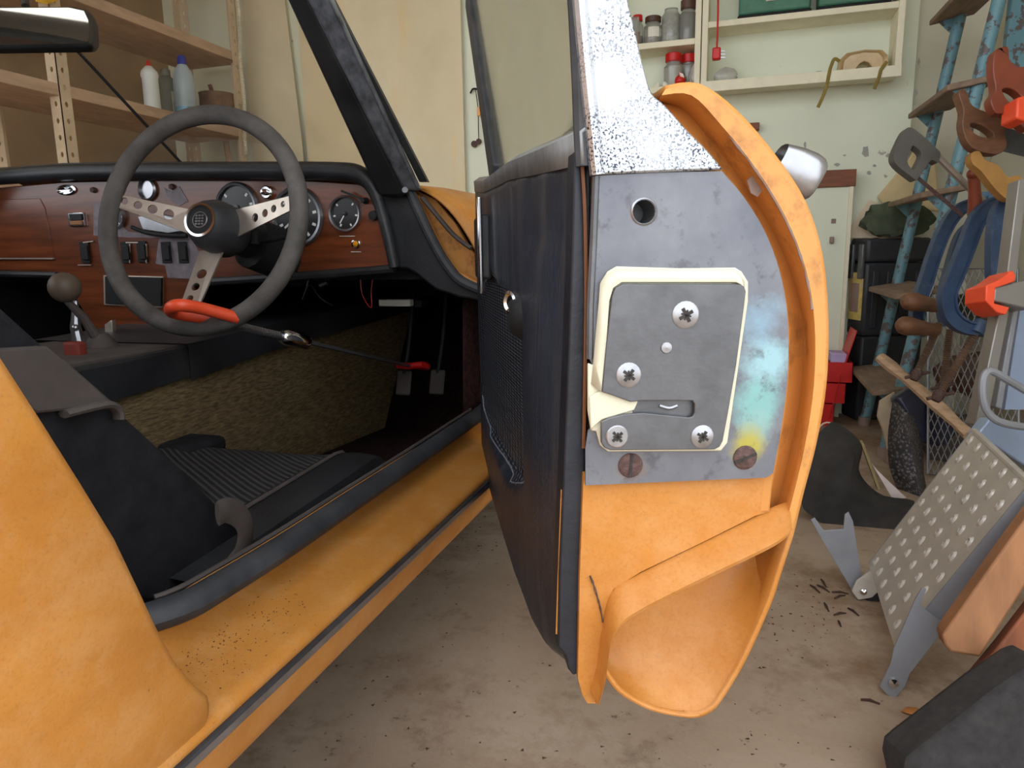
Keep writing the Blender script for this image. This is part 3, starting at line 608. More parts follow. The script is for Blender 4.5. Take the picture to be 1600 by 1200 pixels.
MB().prism(pl_r+[DE(1030, 270)]+pl_l, DA*.0035).build('window_pillar', M['pitted'], door, bevel=.0012)
MB().tube(smooth_path([DE(u+2, v)+DA*.0012 for u, v in ((856, -700), (893, -160), (904, 0), (915, 120), (924, 205), (931, 274))], 4), .0042, 10).build('pillar_bead', M['pitted'], door)
# cream nylon lock housing, steel face plate with slot, screws
ho = [(938, 440), (948, 424), (962, 416), (1060, 419), (1146, 418), (1156, 424), (1166, 440), (1166, 470), (1150, 580), (1134, 690), (1124, 703), (948, 704), (936, 694), (930, 672), (922, 672), (917, 640), (917, 566), (926, 570), (930, 520)]
MB().prism([DE(u, v, DL_+.0012) for u, v in ho], DA*.0030).build('lock_housing', M['cream_nylon'], door, bevel=.001)
tr_ = [(938, 443), (950, 427), (964, 420), (1144, 421), (1154, 427), (1162, 440)]; t_in = [(952, 470), (958, 450), (971, 441), (1150, 441), (1158, 445), (1162, 452)]
MB().loft([[DE(u, v, DL_+.0040) for u, v in tr_], [DE(u, v, DL_+.0072) for u, v in t_in]]).loft([[DE(u, v, DL_+.0040) for u, v in ((938, 443), (934, 500), (928, 560), (924, 600))], [DE(u, v, DL_+.0072) for u, v in ((952, 470), (948, 530), (941, 600), (940, 612))]]).build('lock_housing_rim', M['cream_nylon'], door, solid=.0012)
fp = [(955, 462), (960, 450), (971, 444), (1152, 444), (1160, 447), (1163, 455), (1160, 480), (1148, 570), (1136, 640), (1127, 688), (1122, 697), (1114, 701), (952, 702), (943, 698), (938, 690), (938, 658), (950, 652), (975, 646), (1004, 644), (1074, 651), (1080, 650), (1083, 644), (1083, 630), (1080, 625), (1000, 625), (984, 627), (962, 619), (939, 611), (945, 545)]
MB().prism([DE(u, v, DL_+.0062) for u, v in fp], DA*.0022).build('lock_face_plate', M['steel'], door, bevel=.0005)
MB().prism([DE(u, v, DL_+.0044) for u, v in ((985, 620), (1088, 620), (1088, 656), (990, 652))], DA*.0006).build('lock_slot', M['steel'], door)
MB().prism([DE(u, v, DL_+.0044) for u, v in ((920, 620), (940, 608), (996, 626), (990, 640), (940, 655), (922, 670))], DA*.0016).build('lock_striker_guide', M['cream_nylon'], door, bevel=.0006)
MB().tube(smooth_path([DE(u, v, DL_+.0052) for u, v in ((1030, 634), (1045, 638), (1058, 634))], 4), .0011, 6).build('latch_pawl', M['chrome_dull'], door)
def screw(u, v, rp, a, m, kind, ang=.4):
    c = DE(u, v, a); r = rp*.398/F_PX; mb = MB()
    mb.lathe([(r, -.0004), (r, .0004), (r*.9, .0009), (.0001, .0012)], c, DA, 20, 0)
    e = DB*math.cos(ang)+V(0, 0, math.sin(ang)); g = DA.cross(e)
    if kind == 'cross':
        for k in range(4):
            w = ang+k*math.pi/4; dr = DB*math.cos(w)+V(0, 0, math.sin(w)); ln = r*(.55 if k % 2 == 0 else .38)
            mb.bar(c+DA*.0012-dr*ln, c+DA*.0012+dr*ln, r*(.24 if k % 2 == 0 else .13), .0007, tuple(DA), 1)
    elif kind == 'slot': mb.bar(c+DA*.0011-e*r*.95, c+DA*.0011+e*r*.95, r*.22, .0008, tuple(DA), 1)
    mb.build('screw' if kind != 'rivet' else 'rivet', [m, M['slot_shade']], door)  # dark raised bars stand in for the shaded cross and slot recesses
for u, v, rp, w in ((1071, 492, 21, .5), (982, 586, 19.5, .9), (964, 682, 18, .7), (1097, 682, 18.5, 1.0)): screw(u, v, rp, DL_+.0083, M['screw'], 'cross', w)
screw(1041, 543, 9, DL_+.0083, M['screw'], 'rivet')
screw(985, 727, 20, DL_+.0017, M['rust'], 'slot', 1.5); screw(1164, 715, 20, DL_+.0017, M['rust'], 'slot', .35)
# black edging strip and inner seal beside the plate
st_o = [(905, 235), (912, 300), (916, 400), (915, 600), (914, 760), (910, 900), (904, 1052), (896, 1056), (888, 1046), (884, 1025), (872, 1010), (874, 900), (880, 760), (888, 560), (894, 400), (897, 270), (899, 235)]
MB().prism([DE(u, v, DL_-.008) for u, v in st_o], -DA*.02).build('edging_strip', mat('dark_edging_vinyl', (.013, .016, .024), .45, var=.4, scale=20, bump=.2, bscale=150), door, bevel=.002)

MB().tube(smooth_path([DE(u, v, DL_-.005) for u, v in ((909, 245), (914, 330), (916, 450), (914, 600), (912, 700))], 4), .0011, 6).build('edge_bead', mat('brown_bead', srgb(120, 74, 44), .5), door)
MB().tube(smooth_path([DE(u, v, DL_-.012) for u, v in ((878, 765), (875, 850), (872, 930), (870, 990))], 4), .0007, 6).build('worn_edge', M['paint_old'], door)
MB().tube(smooth_path([DE(u, v, DL_-.003) for u, v in ((851, -700), (888, -160), (899, 0), (905, 120), (908, 200), (911, 260))], 4), .0042, 8).build('window_rubber', M['rubber'], door)
# padded inner card with dimpled map pocket
pk_poly = []
for u, v, b_ in ((756, 452, -.014), (764, 428, -.014), (772, 416, -.013), (792, 440, -.008), (815, 457, -.004), (835, 470, 0), (850, 490, -.005), (850, 760, -.005), (828, 770, -.004), (808, 758, -.006), (790, 722, -.009), (772, 680, -.012), (760, 640, -.014), (753, 590, -.015), (752, 500, -.015)):
    q_ = loc(DC(u, v, b_)); pk_poly.append((q_[0], q_[2]))
def pocket(a, z):
    ins = False; dmin = 9; n = len(pk_poly); S = .22
    for i in range(n):
        (x0, y0), (x1, y1) = pk_poly[i], pk_poly[(i+1) % n]
        if (y0 > z) != (y1 > z) and a < x0+(z-y0)/(y1-y0)*(x1-x0): ins = not ins
        dx, dy = (x1-x0)*S, y1-y0; t = max(0, min(1, ((a-x0)*S*dx+(z-y0)*dy)/(dx*dx+dy*dy+1e-12)))
        dmin = min(dmin, math.hypot((a-x0)*S-t*dx, z-y0-t*dy))
    x = max(0, min(1, dmin/.014)) if ins else 0
    return x*x*(3-2*x)
cz_top = [(0., .770), (.19, .752), (.5, .738), (.82, .714)]; cz_bot = [(0., .300), (.15, .285), (.457, .298), (.60, .318), (.69, .345), (.75, .372), (.80, .40), (.82, .415)]
NA, NZ = 84, 60; grid = []; pk = []
for i in range(NA+1):
    a = .0+.822*i/NA; zt, zb = interp(cz_top, a)-.006, interp(cz_bot, a); row = []; pr2 = []
    for j in range(NZ+1):
        t = j/NZ; z = zb+(zt-zb)*t
        b = -.019-.010*math.exp(-((a-.70)/.10)**2)*(math.sin(math.pi*min(1, t*1.15))**.6)
        k = pocket(a, z); b += interp([(0, .004), (.2, .008), (.4, .018), (.62, .026)], a)*k
        b += .006*max(0, (a-.79)/.032)**2 + .005*max(0, (.05-t)/.05)**2
        b -= .0016*math.sin(a*52+z*12)*math.exp(-((z-.67)/.05)**2)
        row.append(DW(a, b, z)); pr2.append(k)
    grid.append(row); pk.append(pr2)
def dimple_mat():
    q = N('dimpled_vinyl'); vm = q.n('ShaderNodeVectorMath', operation='DOT_PRODUCT'); vm.inputs[1].default_value = tuple(DA); q.l(q.co, vm.inputs[0])
    sx = q.n('ShaderNodeSeparateXYZ'); q.l(q.co, sx.inputs[0]); aa = q.math('MULTIPLY', vm.outputs['Value'], .2); k = 780
    f = q.math('MULTIPLY', q.math('SINE', q.math('MULTIPLY', q.math('ADD', aa, sx.outputs[2]), k)), q.math('SINE', q.math('MULTIPLY', q.math('SUBTRACT', aa, sx.outputs[2]), k)))
    q.setc(q.ramp(f, [(.05, (.010, .012, .018)), (.5, (.11, .125, .16))])).pr(.38, 0, .6); q.bump(f, .5, .002); return q.m
M['thread'] = mat('grey_thread', srgb(120, 124, 135), .6)
cmb = MB(); cmb.loft(grid)
for i in range(NA):
    for j in range(NZ):
        if pk[i][j] > .1: cmb.m[i*NZ+j] = 1
card = cmb.build('door_card', [M['card'], dimple_mat()], door, angle=80, solid=.002)
ln = [grid[i][j] for i in range(8, 72) for j in [max([jj for jj in range(NZ+1) if pk[i][jj] > .12] or [0])] if j > 0]
MB().tube([p-DB*.001 for p in ln[::3]], .0011, 6).build('pocket_stitching', M['thread'], door)
ln = [grid[i][j] for i in range(4, 72) for j in [min([jj for jj in range(NZ+1) if pk[i][jj] > .12] or [0])] if j > 0]
MB().tube([p-DB*.001 for p in ln[::3]], .0011, 6).build('pocket_stitching', M['thread'], door)
# belt rail along the foot of the window
br = [(.0, .770), (.19, .752), (.5, .738), (.70, .722), (.835, .712)]
rr_ = [[DW(a, b, z+dz) for b, dz in ((-.020, -.006), (-.021, .010), (-.012, .016), (.012, .018), (.014, -.006))] for a, z in br]
MB().loft(rr_).build('belt_rail', mat('oxidised_belt_rail', srgb(150, 153, 154), .5, .4, var=.25, scale=30, dirt=.5, dirtc=(.04, .04, .045), dscale=16), door, angle=50, solid=.002)
MB().prism([DC(u, v, .0) for u, v in ((862, 238), (868, 222), (880, 207), (894, 195), (903, 192), (903, 240), (880, 243))], DB*.012).build('rail_corner', mat('pitted_corner', (.1, .11, .13), .5, .5, var=.6, scale=120, dirt=.6, dirtc=(.5, .5, .52), dscale=120), door, bevel=.002)
# glass, its front channel
GB = .012
gl = [DC(736, -160, GB), DC(735, 0, GB), DC(778, 284, GB), DW(.62, GB, .742), DC(902, 238, GB), DC(899, 0, GB), DC(890, -160, GB)]
f0, f1 = DC(735, -4, -.0), DC(779, 282, -.0)
g0, g1 = DE(906, 238, DL_-.012), DE(852, -700, DL_-.012)
gl = [f0, f1, g0, g1]
MB().bar(f0+(f0-f1)*.02, g1+DA*.01, .014, .02).build('window_top_rail', M['pitted'], door, bevel=.003)
MB().prism(gl, DB*.003).build('window_glass', glassm('hazy_side_glass', (.86, .86, .80), .16, (.62, .60, .50), .05), door, smooth=False)
MB().bar(f1, f1+(f0-f1)*1.02, .05, .018, tuple(DB)).build('window_channel', M['rubber'], door, bevel=.003)
MB().bar(f1+DA*.011-DB*.003, f1+(f0-f1)*1.02+DA*.011-DB*.003, .003, .004, tuple(DB)).build('window_channel_bead', M['chrome_dull'], door)
# pull handle plate, winder
MB().bx((0, 0, 0), (1, 1, 1)).xf(lambda p: DW(.16+p.x*.10, -.034+p.y*.016, .628+p.z*.085)).build('door_pull', M['vinyl'], door, bevel=.004)
MB().bx((0, 0, 0), (1, 1, 1)).xf(lambda p: DW(.255+p.x*.012, -.036+p.y*.006, .610+p.z*.125)).build('pull_trim', M['chrome'], door, bevel=.002)
wc = DC(812, 472, -.022)
MB().lathe([(.020, -.03), (.022, -.004), (.018, .006), (.012, .01)], wc+V(0, 0, -.012), -DB, 20).tube([wc+DA*-.01, wc+DA*-.03+V(0, 0, -.012)], [.010, .008], 10).build('window_winder', M['dark'], door)
MB().lathe([(.0105, 0), (.0105, .004), (.008, .005), (.006, .003), (.0001, .003)], wc-DB*.006, (-DB-DA*-.5).normalized(), 20).build('winder_cap', M['chrome'], door)
# outside handle
hA = DE(1236, 262, .70); hB = DE(1272, 284, .70); ax = (hB-hA).normalized()
rows = []
for t, w, h in ((-.6, .012, .010), (0, .0155, .0125), (.5, .017, .0135), (.85, .0165, .0125), (1.0, .0145, .0105), (1.04, .010, .007)):
    c = hA+(hB-hA)*t; up_ = V(0, 0, 1)-ax*ax.z; up_.normalize(); sd = ax.cross(up_)
    rows.append([c+up_*(w*math.copysign(abs(math.sin(k*math.pi/8))**.7, math.sin(k*math.pi/8)))+sd*(h*math.copysign(abs(math.cos(k*math.pi/8))**.7, math.cos(k*math.pi/8))) for k in range(16)])
hm = MB().loft(rows, closed=True); hm.f.append(list(range(len(hm.v)-16, len(hm.v)))); hm.m.append(0)
hm.tube([hB-ax*.012-DA*.0, hB-ax*.012-DA*.12, hA-DA*.13], [.011, .010, .010], 12)
hm.build('outside_handle', M['chrome_dull'], door)
# ---------------------------------------------------------------- steering lock bar in the car
hookc = P(300, 481, d=1.075); pe_ = P(640, 572, Y=1.44)
lock = thing('steering_lock', hookc, 'red hooked steering lock bar running from the wheel spoke to the pedals', 'steering lock')
MB().tube(smooth_path([P(u, v, d=dd) for u, v, dd in ((372, 497, 1.10), (320, 483, 1.07), (285, 477, 1.045), (268, 480, 1.05), (270, 488, 1.08), (300, 494, 1.10), (350, 499, 1.12), (372, 503, 1.12))], 5), .0095, 12).build('red_hook', M['orange_plastic'], lock)
b0, b1 = P(368, 508, d=1.12), P(440, 525, d=1.19); mb = MB().tube([b0, b1], .0048, 10)
for i in range(18): c = b0+(b1-b0)*(i/18); mb.lathe([(.0048, -.001), (.0066, 0), (.0048, .0012)], c, b1-b0, 10)
mb.build('ratchet_rod', M['chrome_dull'], lock)
b2 = P(482, 535, d=1.23); MB().tube([b1, b1+(b2-b1)*.1, b1+(b2-b1)*.9, b2], [.010, .0135, .0135, .010], 16).build('lock_cylinder', M['chrome'], lock)
MB().bar(b2, pe_, .012, .006).build('flat_bar', M['steel'], lock, bevel=.001)
MB().tube(smooth_path([pe_+V(-.02, -.02, .004), pe_, pe_+V(.03, 0, .004), pe_+V(.035, .02, -.004), pe_+V(.0, .03, -.004)], 3), .0075, 10).build('pedal_hook', M['red'], lock)
# ---------------------------------------------------------------- slotted-angle shelving on the left wall
SXF = -2.2
shelf = thing('shelving_unit', (-2.37, 2.2, 0), 'slotted steel angle shelving with brown boards along the side wall', 'shelf')
M['angle'] = mat('cream_slotted_steel', srgb(214, 196, 170), .6, .1, var=.1, scale=12, dirt=.3, dirtc=srgb(150, 120, 90))
M['board'] = mat('brown_shelf_board', srgb(196, 168, 142), .75, var=.16, scale=8, stretch=(4, 1, 4))
def post(x, y, sx, sy, name='post'):
    mb = MB(); w = .045
    for (ax, d) in (('y', sy), ('x', sx)):
        hs = []
        z = .9
        def pt(t, zz): return V(x, y+d*t, zz) if ax == 'y' else V(x+d*t, y, zz)
        zz = .75
        while zz < 2.1:
            hs.append([pt(w/2+.007*math.cos(k*math.pi/3), zz+.010*math.sin(k*math.pi/3)) for k in range(6)]); zz += .055
        n = V(.003*sx, 0, 0) if ax == 'y' else V(0, .003*sy, 0)
        plate(mb, [pt(0, 0), pt(w, 0), pt(w, 2.2), pt(0, 2.2)], hs, n)
        o_ = len(mb.v)
    return mb.build(name, M['angle'], shelf, smooth=False)
post(SXF, 1.965, -1, 1); post(SXF, 2.93, -1, -1); post(-2.53, 1.97, 1, 1); post(-2.53, 2.96, 1, -1)
for z, n in ((.55, 0), (.92, 0), (1.255, 0), (1.585, 0), (1.93, 0)):
    MB().bx((SXF-.004, 1.45, z-.04), (-2.53, 2.955, z)).build('shelf_board', M['board'], shelf, bevel=.002)
def bottle(name, label, cat, c, prof, m, capm, capprof, extra=None, group=None):
    t = thing(name, c, label, cat, group); MB().lathe(prof, c, (0, 0, 1), 20).build('body', m, t, angle=50)
    if capprof: MB().lathe(capprof, c, (0, 0, 1), 16).build('cap', capm, t)
    if extra: extra(t, Vector(c))
    return t
SZ = 1.2555
wp = mat('white_plastic', srgb(226, 236, 240), .35, var=.03); gp = mat('grey_plastic', srgb(120, 122, 112), .5, var=.1); tp = mat('milky_plastic', srgb(200, 222, 236), .3, var=.04, Transmission_Weight=.25); bc = mat('blue_cap', srgb(40, 60, 170), .4); tin = mat('rusty_tin', srgb(140, 112, 92), .6, .3, var=.3, scale=20)
def at_shelf(u, x): r = ray(u, 170); return V(x, x*r.y/r.x, SZ)
bottle('squeeze_bottle', 'white squeeze bottle with a small red nozzle on the brown shelf', 'bottle', at_shelf(239, -2.27), [(.028, 0), (.031, .01), (.030, .12), (.034, .135), (.030, .15), (.012, .170)], wp, M['red'], [(.013, .168), (.009, .178), (.005, .192)])
bottle('oil_bottle', 'grey oil bottle with a pale printed label beside the white bottles', 'bottle', at_shelf(264, -2.37), [(.040, 0), (.044, .01), (.044, .13), (.036, .165), (.018, .185)], gp, gp, [(.019, .184), (.019, .21)], lambda t, c: MB().prism([c+V(.046, -.028, .01), c+V(.046, .022, .01), c+V(.046, .022, .115), c+V(.046, -.028, .115)], (.0012, 0, 0)).prism([c+V(.0475, -.02, .02), c+V(.0475, .014, .02), c+V(.0475, .014, .075), c+V(.0475, -.02, .075)], (.0006, 0, 0), 1).build('label', [M['white'], mat('grey_print', srgb(150, 156, 150), .6, var=.3, scale=120)], t))
bottle('cleaner_bottle', 'tall translucent bottle with blue cap and blue liquid', 'bottle', at_shelf(291, -2.27), [(.040, 0), (.044, .01), (.043, .15), (.036, .19), (.020, .215), (.017, .22)], tp, bc, [(.019, .218), (.018, .243), (.012, .255)], lambda t, c: MB().lathe([(.0445, .01), (.0445, .045)], c, (0, 0, 1), 20, cap=False).build('liquid_band', mat('blue_liquid', srgb(130, 190, 225), .3), t))
def tin_extra(t, c): MB().tube([c+V(.02, -.04, .14), c+V(.015, -.06, .20)], [.012, .009], 10).build('brush_handle', mat('brown_handle', srgb(110, 70, 45), .5), t)
bottle('paint_tin', 'rusty open tin holding a brush at the end of the shelf', 'tin', at_shelf(340, -2.36), [(.075, 0), (.077, .005), (.077, .165), (.080, .17), (.074, .168), (.072, .10), (.0001, .10)], tin, tin, None, tin_extra)
tag(MB().prism(PP([(48, -22), (92, -22), (88, 2), (72, 7), (56, 3)], X=-2.19), (.004, 0, 0)).build('yellow_duster', mat('yellow_cloth', srgb(220, 176, 40), .9)), 'yellow duster hanging over the edge of the upper shelf', 'duster')
tag(MB().tube([P(352, 216, Y=3.03), V(P(365, 250, Y=3.0).x+.1, 2.95, .02)], .013, 8).build('broom_handle', M['board']), 'brown wooden broom handle leaning behind the steel shelving', 'broom')
ca = [P(371+t*14/240+1.2*math.sin(t*.05), t, Y=2.9) for t in range(-60, 250, 10)]; mb = MB().tube(ca, .006, 8)
for i in range(120): 
    t = i/119*(len(ca)-1); k = min(int(t), len(ca)-2); c = ca[k]+(ca[k+1]-ca[k])*(t-k); mb.lathe([(.006, -.004), (.0095, 0), (.006, .004)], c, ca[k+1]-ca[k], 8)
tag(mb.build('flex_cable', mat('white_flex', srgb(225, 220, 200), .5)), 'white ribbed flex hanging down the end post of the shelving', 'cable')
# ---------------------------------------------------------------- sheets on the back wall
def sheet_mat():
    q = N('stained_hardboard'); c = q.ramp(q.noise(3, 5), [(.3, srgb(222, 208, 172)), (.7, srgb(236, 224, 190))])
    c = q.mix(q.ramp(q.noise(2.2, 3, stretch=(2.2, 1, .35)), [(.55, 0.), (.68, .55)]), c, srgb(238, 200, 120)); q.setc(c).pr(.75); q.bump(q.noise(200, 3), .1); return q.m
xa, xb, xc = P(386, 150, Y=3.06).x, P(467, 150, Y=3.06).x, P(722, 150, Y=3.06).x
tag(MB().prism([V(xa, 3.05, .002), V(xb+.03, 3.05, .002), V(xb, 3.06, 1.2), V(xb-.06, 3.075, 1.95), V(xa, 3.075, 1.95)], (0, .008, 0)).build('plywood_sheet', mat('pale_ply', srgb(226, 218, 190), .8, var=.06, scale=4)), 'pale narrow board leaning on the wall beside the shelving', 'board')
tag(MB().bx((xb+.02, 3.068, .002), (xc, 3.078, 2.05)).build('hardboard_sheet', sheet_mat()), 'large yellow stained hardboard sheet against the back wall', 'board')
# keys on a hook, wooden batten
kp = P(743, 180, Y=3.09)
ks = thing('key_bunch', kp, 'bunch of keys with yellow fob on a wall hook', 'keys')
MB().tube(smooth_path(PP([(735, 146), (739, 139), (746, 139)], Y=3.085), 4), .004, 6).build('hook', M['dark'], ks)
MB().tube(PP([(743, 140), (747, 168), (748, 218)], Y=3.085), .0018, 6).build('cord', M['dark'], ks)
MB().bx(P(745, 167, Y=3.08), P(751, 181, Y=3.086)).build('fob', M['amber'], ks, bevel=.002)
MB().lathe([(.014, -.004), (.014, .004)], P(741, 225, Y=3.085), (0, 1, 0), 12).lathe([(.012, -.004), (.012, .004)], P(748, 221, Y=3.085), (0, 1, 0), 12).build('key', M['rust'], ks)
brown = mat('reddish_brown_wood', srgb(126, 74, 48), .6, var=.2, scale=10, stretch=(1, 8, 8))
tag(MB().bx(P(745, 283, Y=3.06), P(1186, 262, Y=3.1)+V(0, 0, -.02)).build('wall_batten', brown), 'reddish brown wooden batten fixed along the back wall', 'batten')
# ---------------------------------------------------------------- open wall shelves with jars
FY, BY = 2.955, 3.098
cream = mat('cream_shelf_paint', srgb(240, 234, 208), .6, var=.05, dirt=.2, dirtc=srgb(190, 178, 140), dscale=20)
z_b = P(1095, 130, Y=FY).z; z_m = P(1085, 59, Y=FY).z; z_m2 = P(1250, 18, Y=FY).z
x0, x1, x2, x3 = -.52, P(1090, 60, Y=FY).x, P(1100, 60, Y=FY).x, P(1412, 60, Y=FY).x
u1 = thing('wall_shelf', ((x0+x1)/2, FY, z_b-.03), 'narrow cream wall shelf holding glass jars', 'shelf')
def box_shelf(t, xl, xr, zmid, zb):
    for x in (xl, xr-.022): MB().bx((x, FY, zb-.02), (x+.022, BY, 1.95)).build('upright', cream, t, bevel=.002)
    for z, nm in ((zb, 'bottom_board'), (zmid, 'shelf_board'), (1.93, 'top_board')): MB().bx((xl+.022, FY+.001, z-.022), (xr-.022, BY, z)).build(nm, cream, t, bevel=.002)
    MB().bx((xl+.01, BY-.006, zb-.02), (xr-.01, BY, 1.95)).build('back_panel', M['wall'], t)
box_shelf(u1, x0, x1+.012, z_m, z_b)
u2 = thing('wall_shelf', ((x2+x3)/2, FY, z_b-.03), 'wide cream wall shelf with goggles and green cases', 'shelf')
box_shelf(u2, x2-.008, x3, z_m2, z_b)
MB().bx((x2-.008, FY-.006, z_b-.034), (x3, FY, z_b+.004)).build('front_lip', cream, u2, bevel=.001)
jg = mat('jar_glass', (.78, .80, .76), .12, var=.04, Transmission_Weight=.75, Alpha=1.0); jt = mat('jar_contents', srgb(150, 132, 108), .7, var=.5, scale=160); rl = mat('brown_lid', srgb(88, 60, 46), .4)
def jar(u, z, r, h, lid, lh, label, fill=.6, fm=None, lab=False, y=FY+.055):
    c = V(P(u, 60, Y=y).x, y, z+.0006); t = thing('glass_jar', c, label, 'jar', None)
    MB().lathe([(r*.92, 0), (r, .006), (r, h*.8), (r*.72, h*.92), (r*.72, h)], c, (0, 0, 1), 20).build('glass', jg, t)
    MB().lathe([(r*.86, .004), (r*.93, .008), (r*.93, h*fill), (.0001, h*fill)], c, (0, 0, 1), 16).build('contents', fm or jt, t)
    if lid: MB().lathe([(r*.8, h-.002), (r*.86, h), (r*.86, h+lh), (r*.8, h+lh+.002)], c, (0, 0, 1), 20).build('lid', lid, t)
    if lab: MB().loft([[c+V(math.sin(w)*(r+.0008), -math.cos(w)*(r+.0008), zz) for w in (-.4, -.1, .2, .5, .8)] for zz in (h*.3, h*.72)]).build('paper_label', M['white'], t)
jar(996, z_m, .022, .095, M['red'], .02, 'slim bottle with red cap at the hidden end of the shelf', .4)
jar(992, z_m, .020, .10, None, 0, 'small amber nozzle bottle standing before the red capped one', .45, mat('amber_oil', srgb(190, 140, 80), .3), y=FY+.02)
jar(1020, z_m, .036, .085, rl, .018, 'squat glass jar with brown lid and white paper label', .35, lab=True)
jar(1048, z_m, .036, .125, None, 0, 'open tall glass jar filled with pale clutter', .8, mat('pale_clutter', srgb(205, 205, 195), .6, var=.3, scale=60))
jar(1074, z_m, .033, .118, rl, .03, 'tall dark glass jar with brown cap beside the shelf end', .85, mat('dark_bits', srgb(96, 84, 74), .6, var=.5, scale=90))
jar(1053, z_b, .036, .098, M['red'], .028, 'clear jar with red lid and white contents on bottom board', .75, M['white'])
jar(1077, z_b, .034, .098, M['red'], .028, 'red lidded jar half hidden behind a plastic bag', .6, y=FY+.09)
tag(MB().ball(V(P(1063, 110, Y=FY+.02).x, FY+.022, z_b+.021), .0205, 16).lathe([(.006, 0), (.005, .012), (.0001, .014)], V(P(1063, 110, Y=FY+.02).x, FY+.022, z_b+.038), (0, 0, 1), 10).build('bulb_syringe', M['red']), 'small round red rubber bulb before the red lidded jar', 'bulb')
def lump(name, c, sz, m, label, cat, seed=0, amp=.25, n=18, **k):
    rnd = random.Random(seed); mb = MB().ball((0, 0, 0), 1, n); ph = [rnd.uniform(0, 6) for _ in range(9)]
    def fn(p):
        f = 1+amp*(math.sin(3*p.x+ph[0])*math.sin(4*p.y+ph[1])+.6*math.sin(7*p.z+5*p.x+ph[2])*math.sin(6*p.y+ph[3])+.3*math.sin(13*p.x+ph[4]+9*p.z))
        q = Vector(p)*f; return Vector(c)+V(q.x*sz[0], q.y*sz[1], max(-1, q.z)*sz[2]+sz[2])
    return tag(mb.xf(fn).build(name, m, **k), label, cat)
bag = mat('clear_plastic_bag', (.72, .72, .66), .15, var=.15, scale=30, Transmission_Weight=.4)
lump('plastic_bag', V(P(1087, 110, Y=FY+.03).x-.004, FY+.03, z_b), (.018, .014, .035), bag, 'crumpled clear plastic bag at the end of the jar shelf', 'bag', 3)
for u, sd in ((1028, 1), (1040, 2)): lump('cotton_wad', V(P(u, 115, Y=FY+.03).x, FY+.03, z_b), (.012, .012, .011), M['white'], 'small white wad lying on the bottom board by the jars', 'wad', sd)['group'] = 'white wads on the bottom board'
pg = thing('mains_plug', P(1121, 85, Y=FY-.03), 'red mains plug hanging on its red lead before the shelf', 'plug')
MB().tube(smooth_path(PP([(1122, -80), (1122, 0), (1121, 50), (1120, 76)], Y=FY-.03), 3), .0035, 8).build('lead', M['red'], pg)
MB().bx(P(1113, 74, Y=FY-.045), P(1126, 95, Y=FY-.015)).build('plug_body', M['red'], pg, bevel=.005)
for v in (80, 85, 90): MB().bar(P(1126, v, Y=FY-.03), P(1133, v, Y=FY-.03), .005, .004).build('pin', M['chrome_dull'], pg)
lump('plastic_pouch', V(P(1134, 100, Y=FY+.05).x, FY+.06, z_b), (.045, .025, .030), bag, 'clear plastic pouch lying behind the red plug', 'pouch', 5, .15)
tag(MB().bx(V(P(1275, 106, Y=FY+.03).x, FY+.02, z_b), V(P(1284, 106, Y=FY+.03).x, FY+.04, z_b+.012)).build('blue_clip', mat('pale_blue', srgb(130, 170, 190), .5), bevel=.003), 'small pale blue clip on the shelf beside the goggles', 'clip')
gx0, gx1 = P(1310, 95, Y=FY+.05).x, P(1388, 95, Y=FY+.05).x; gcx = (gx0+gx1)/2; gw = (gx1-gx0)/2
gg = thing('safety_goggles', (gcx, FY+.05, z_b), 'amber tinted safety goggles with a hanging elastic strap', 'goggles')
am = mat('amber_soft_plastic', srgb(222, 190, 136), .35, var=.06, Transmission_Weight=.35); kh = mat('khaki_strap', srgb(140, 120, 50), .7)
out = [(-1, .1), (-.95, .7), (-.7, .95), (0, 1), (.7, .95), (.95, .7), (1, .1), (.8, -.02), (.4, .02), (.2, .35), (0, .45), (-.2, .35), (-.4, .02), (-.8, -.02)]
GP = [V(gcx+a*gw, FY+.02+.03*a*a, z_b+.002+b*.068) for a, b in out]; GP = [V(p.x, p.y, max(p.z, z_b+.001)) for p in GP]
inn = [V(gcx+(p.x-gcx)*.8, p.y, z_b+.006+(p.z-z_b)*.80) for p in GP]
MB().loft([GP+GP[:1], [p+V(0, .045, 0) for p in GP+GP[:1]]]).loft([GP+GP[:1], inn+inn[:1]]).build('frame', am, gg, solid=.003)
MB().add(inn, [list(range(len(inn)))]).build('lens', mat('goggle_lens', srgb(224, 190, 140), .2, Transmission_Weight=.25), gg)
MB().tube(smooth_path(PP([(1312, 96), (1304, 92), (1299, 102), (1296, 112), (1290, 140), (1278, 168)], Y=FY-.01), 4), .006, 6, flat=.3, up=(0, 1, 0)).build('strap', kh, gg)
MB().tube(smooth_path(PP([(1386, 96), (1380, 104), (1376, 110), (1373, 122), (1366, 139)], Y=FY-.01), 4), .006, 6, flat=.3, up=(0, 1, 0)).build('strap', kh, gg)
grn = mat('green_case', srgb(70, 122, 98), .5, var=.2, scale=20)
for ua, ub, lb in ((1153, 1268, 'green plastic case with worn base at the cable end'), (1277, 1392, 'green plastic case next to the shelf upright')):
    a, b = P(ua, 10, Y=FY+.02).x, P(ub, 10, Y=FY+.02).x; t = thing('storage_case', ((a+b)/2, FY+.07, z_m2), lb, 'case')
    MB().bx((a, FY+.01, z_m2+.0005), (b, FY+.12, z_m2+.012)).build('base', M['dark'], t, bevel=.004); MB().bx((a+.003, FY+.012, z_m2+.013), (b-.003, FY+.118, z_m2+.14)).build('body', grn, t, bevel=.008)
    MB().bx(((a+b)/2-.03, FY+.006, z_m2+.05), ((a+b)/2+.03, FY+.011, z_m2+.075)).build('latch', M['white'], t, bevel=.002)
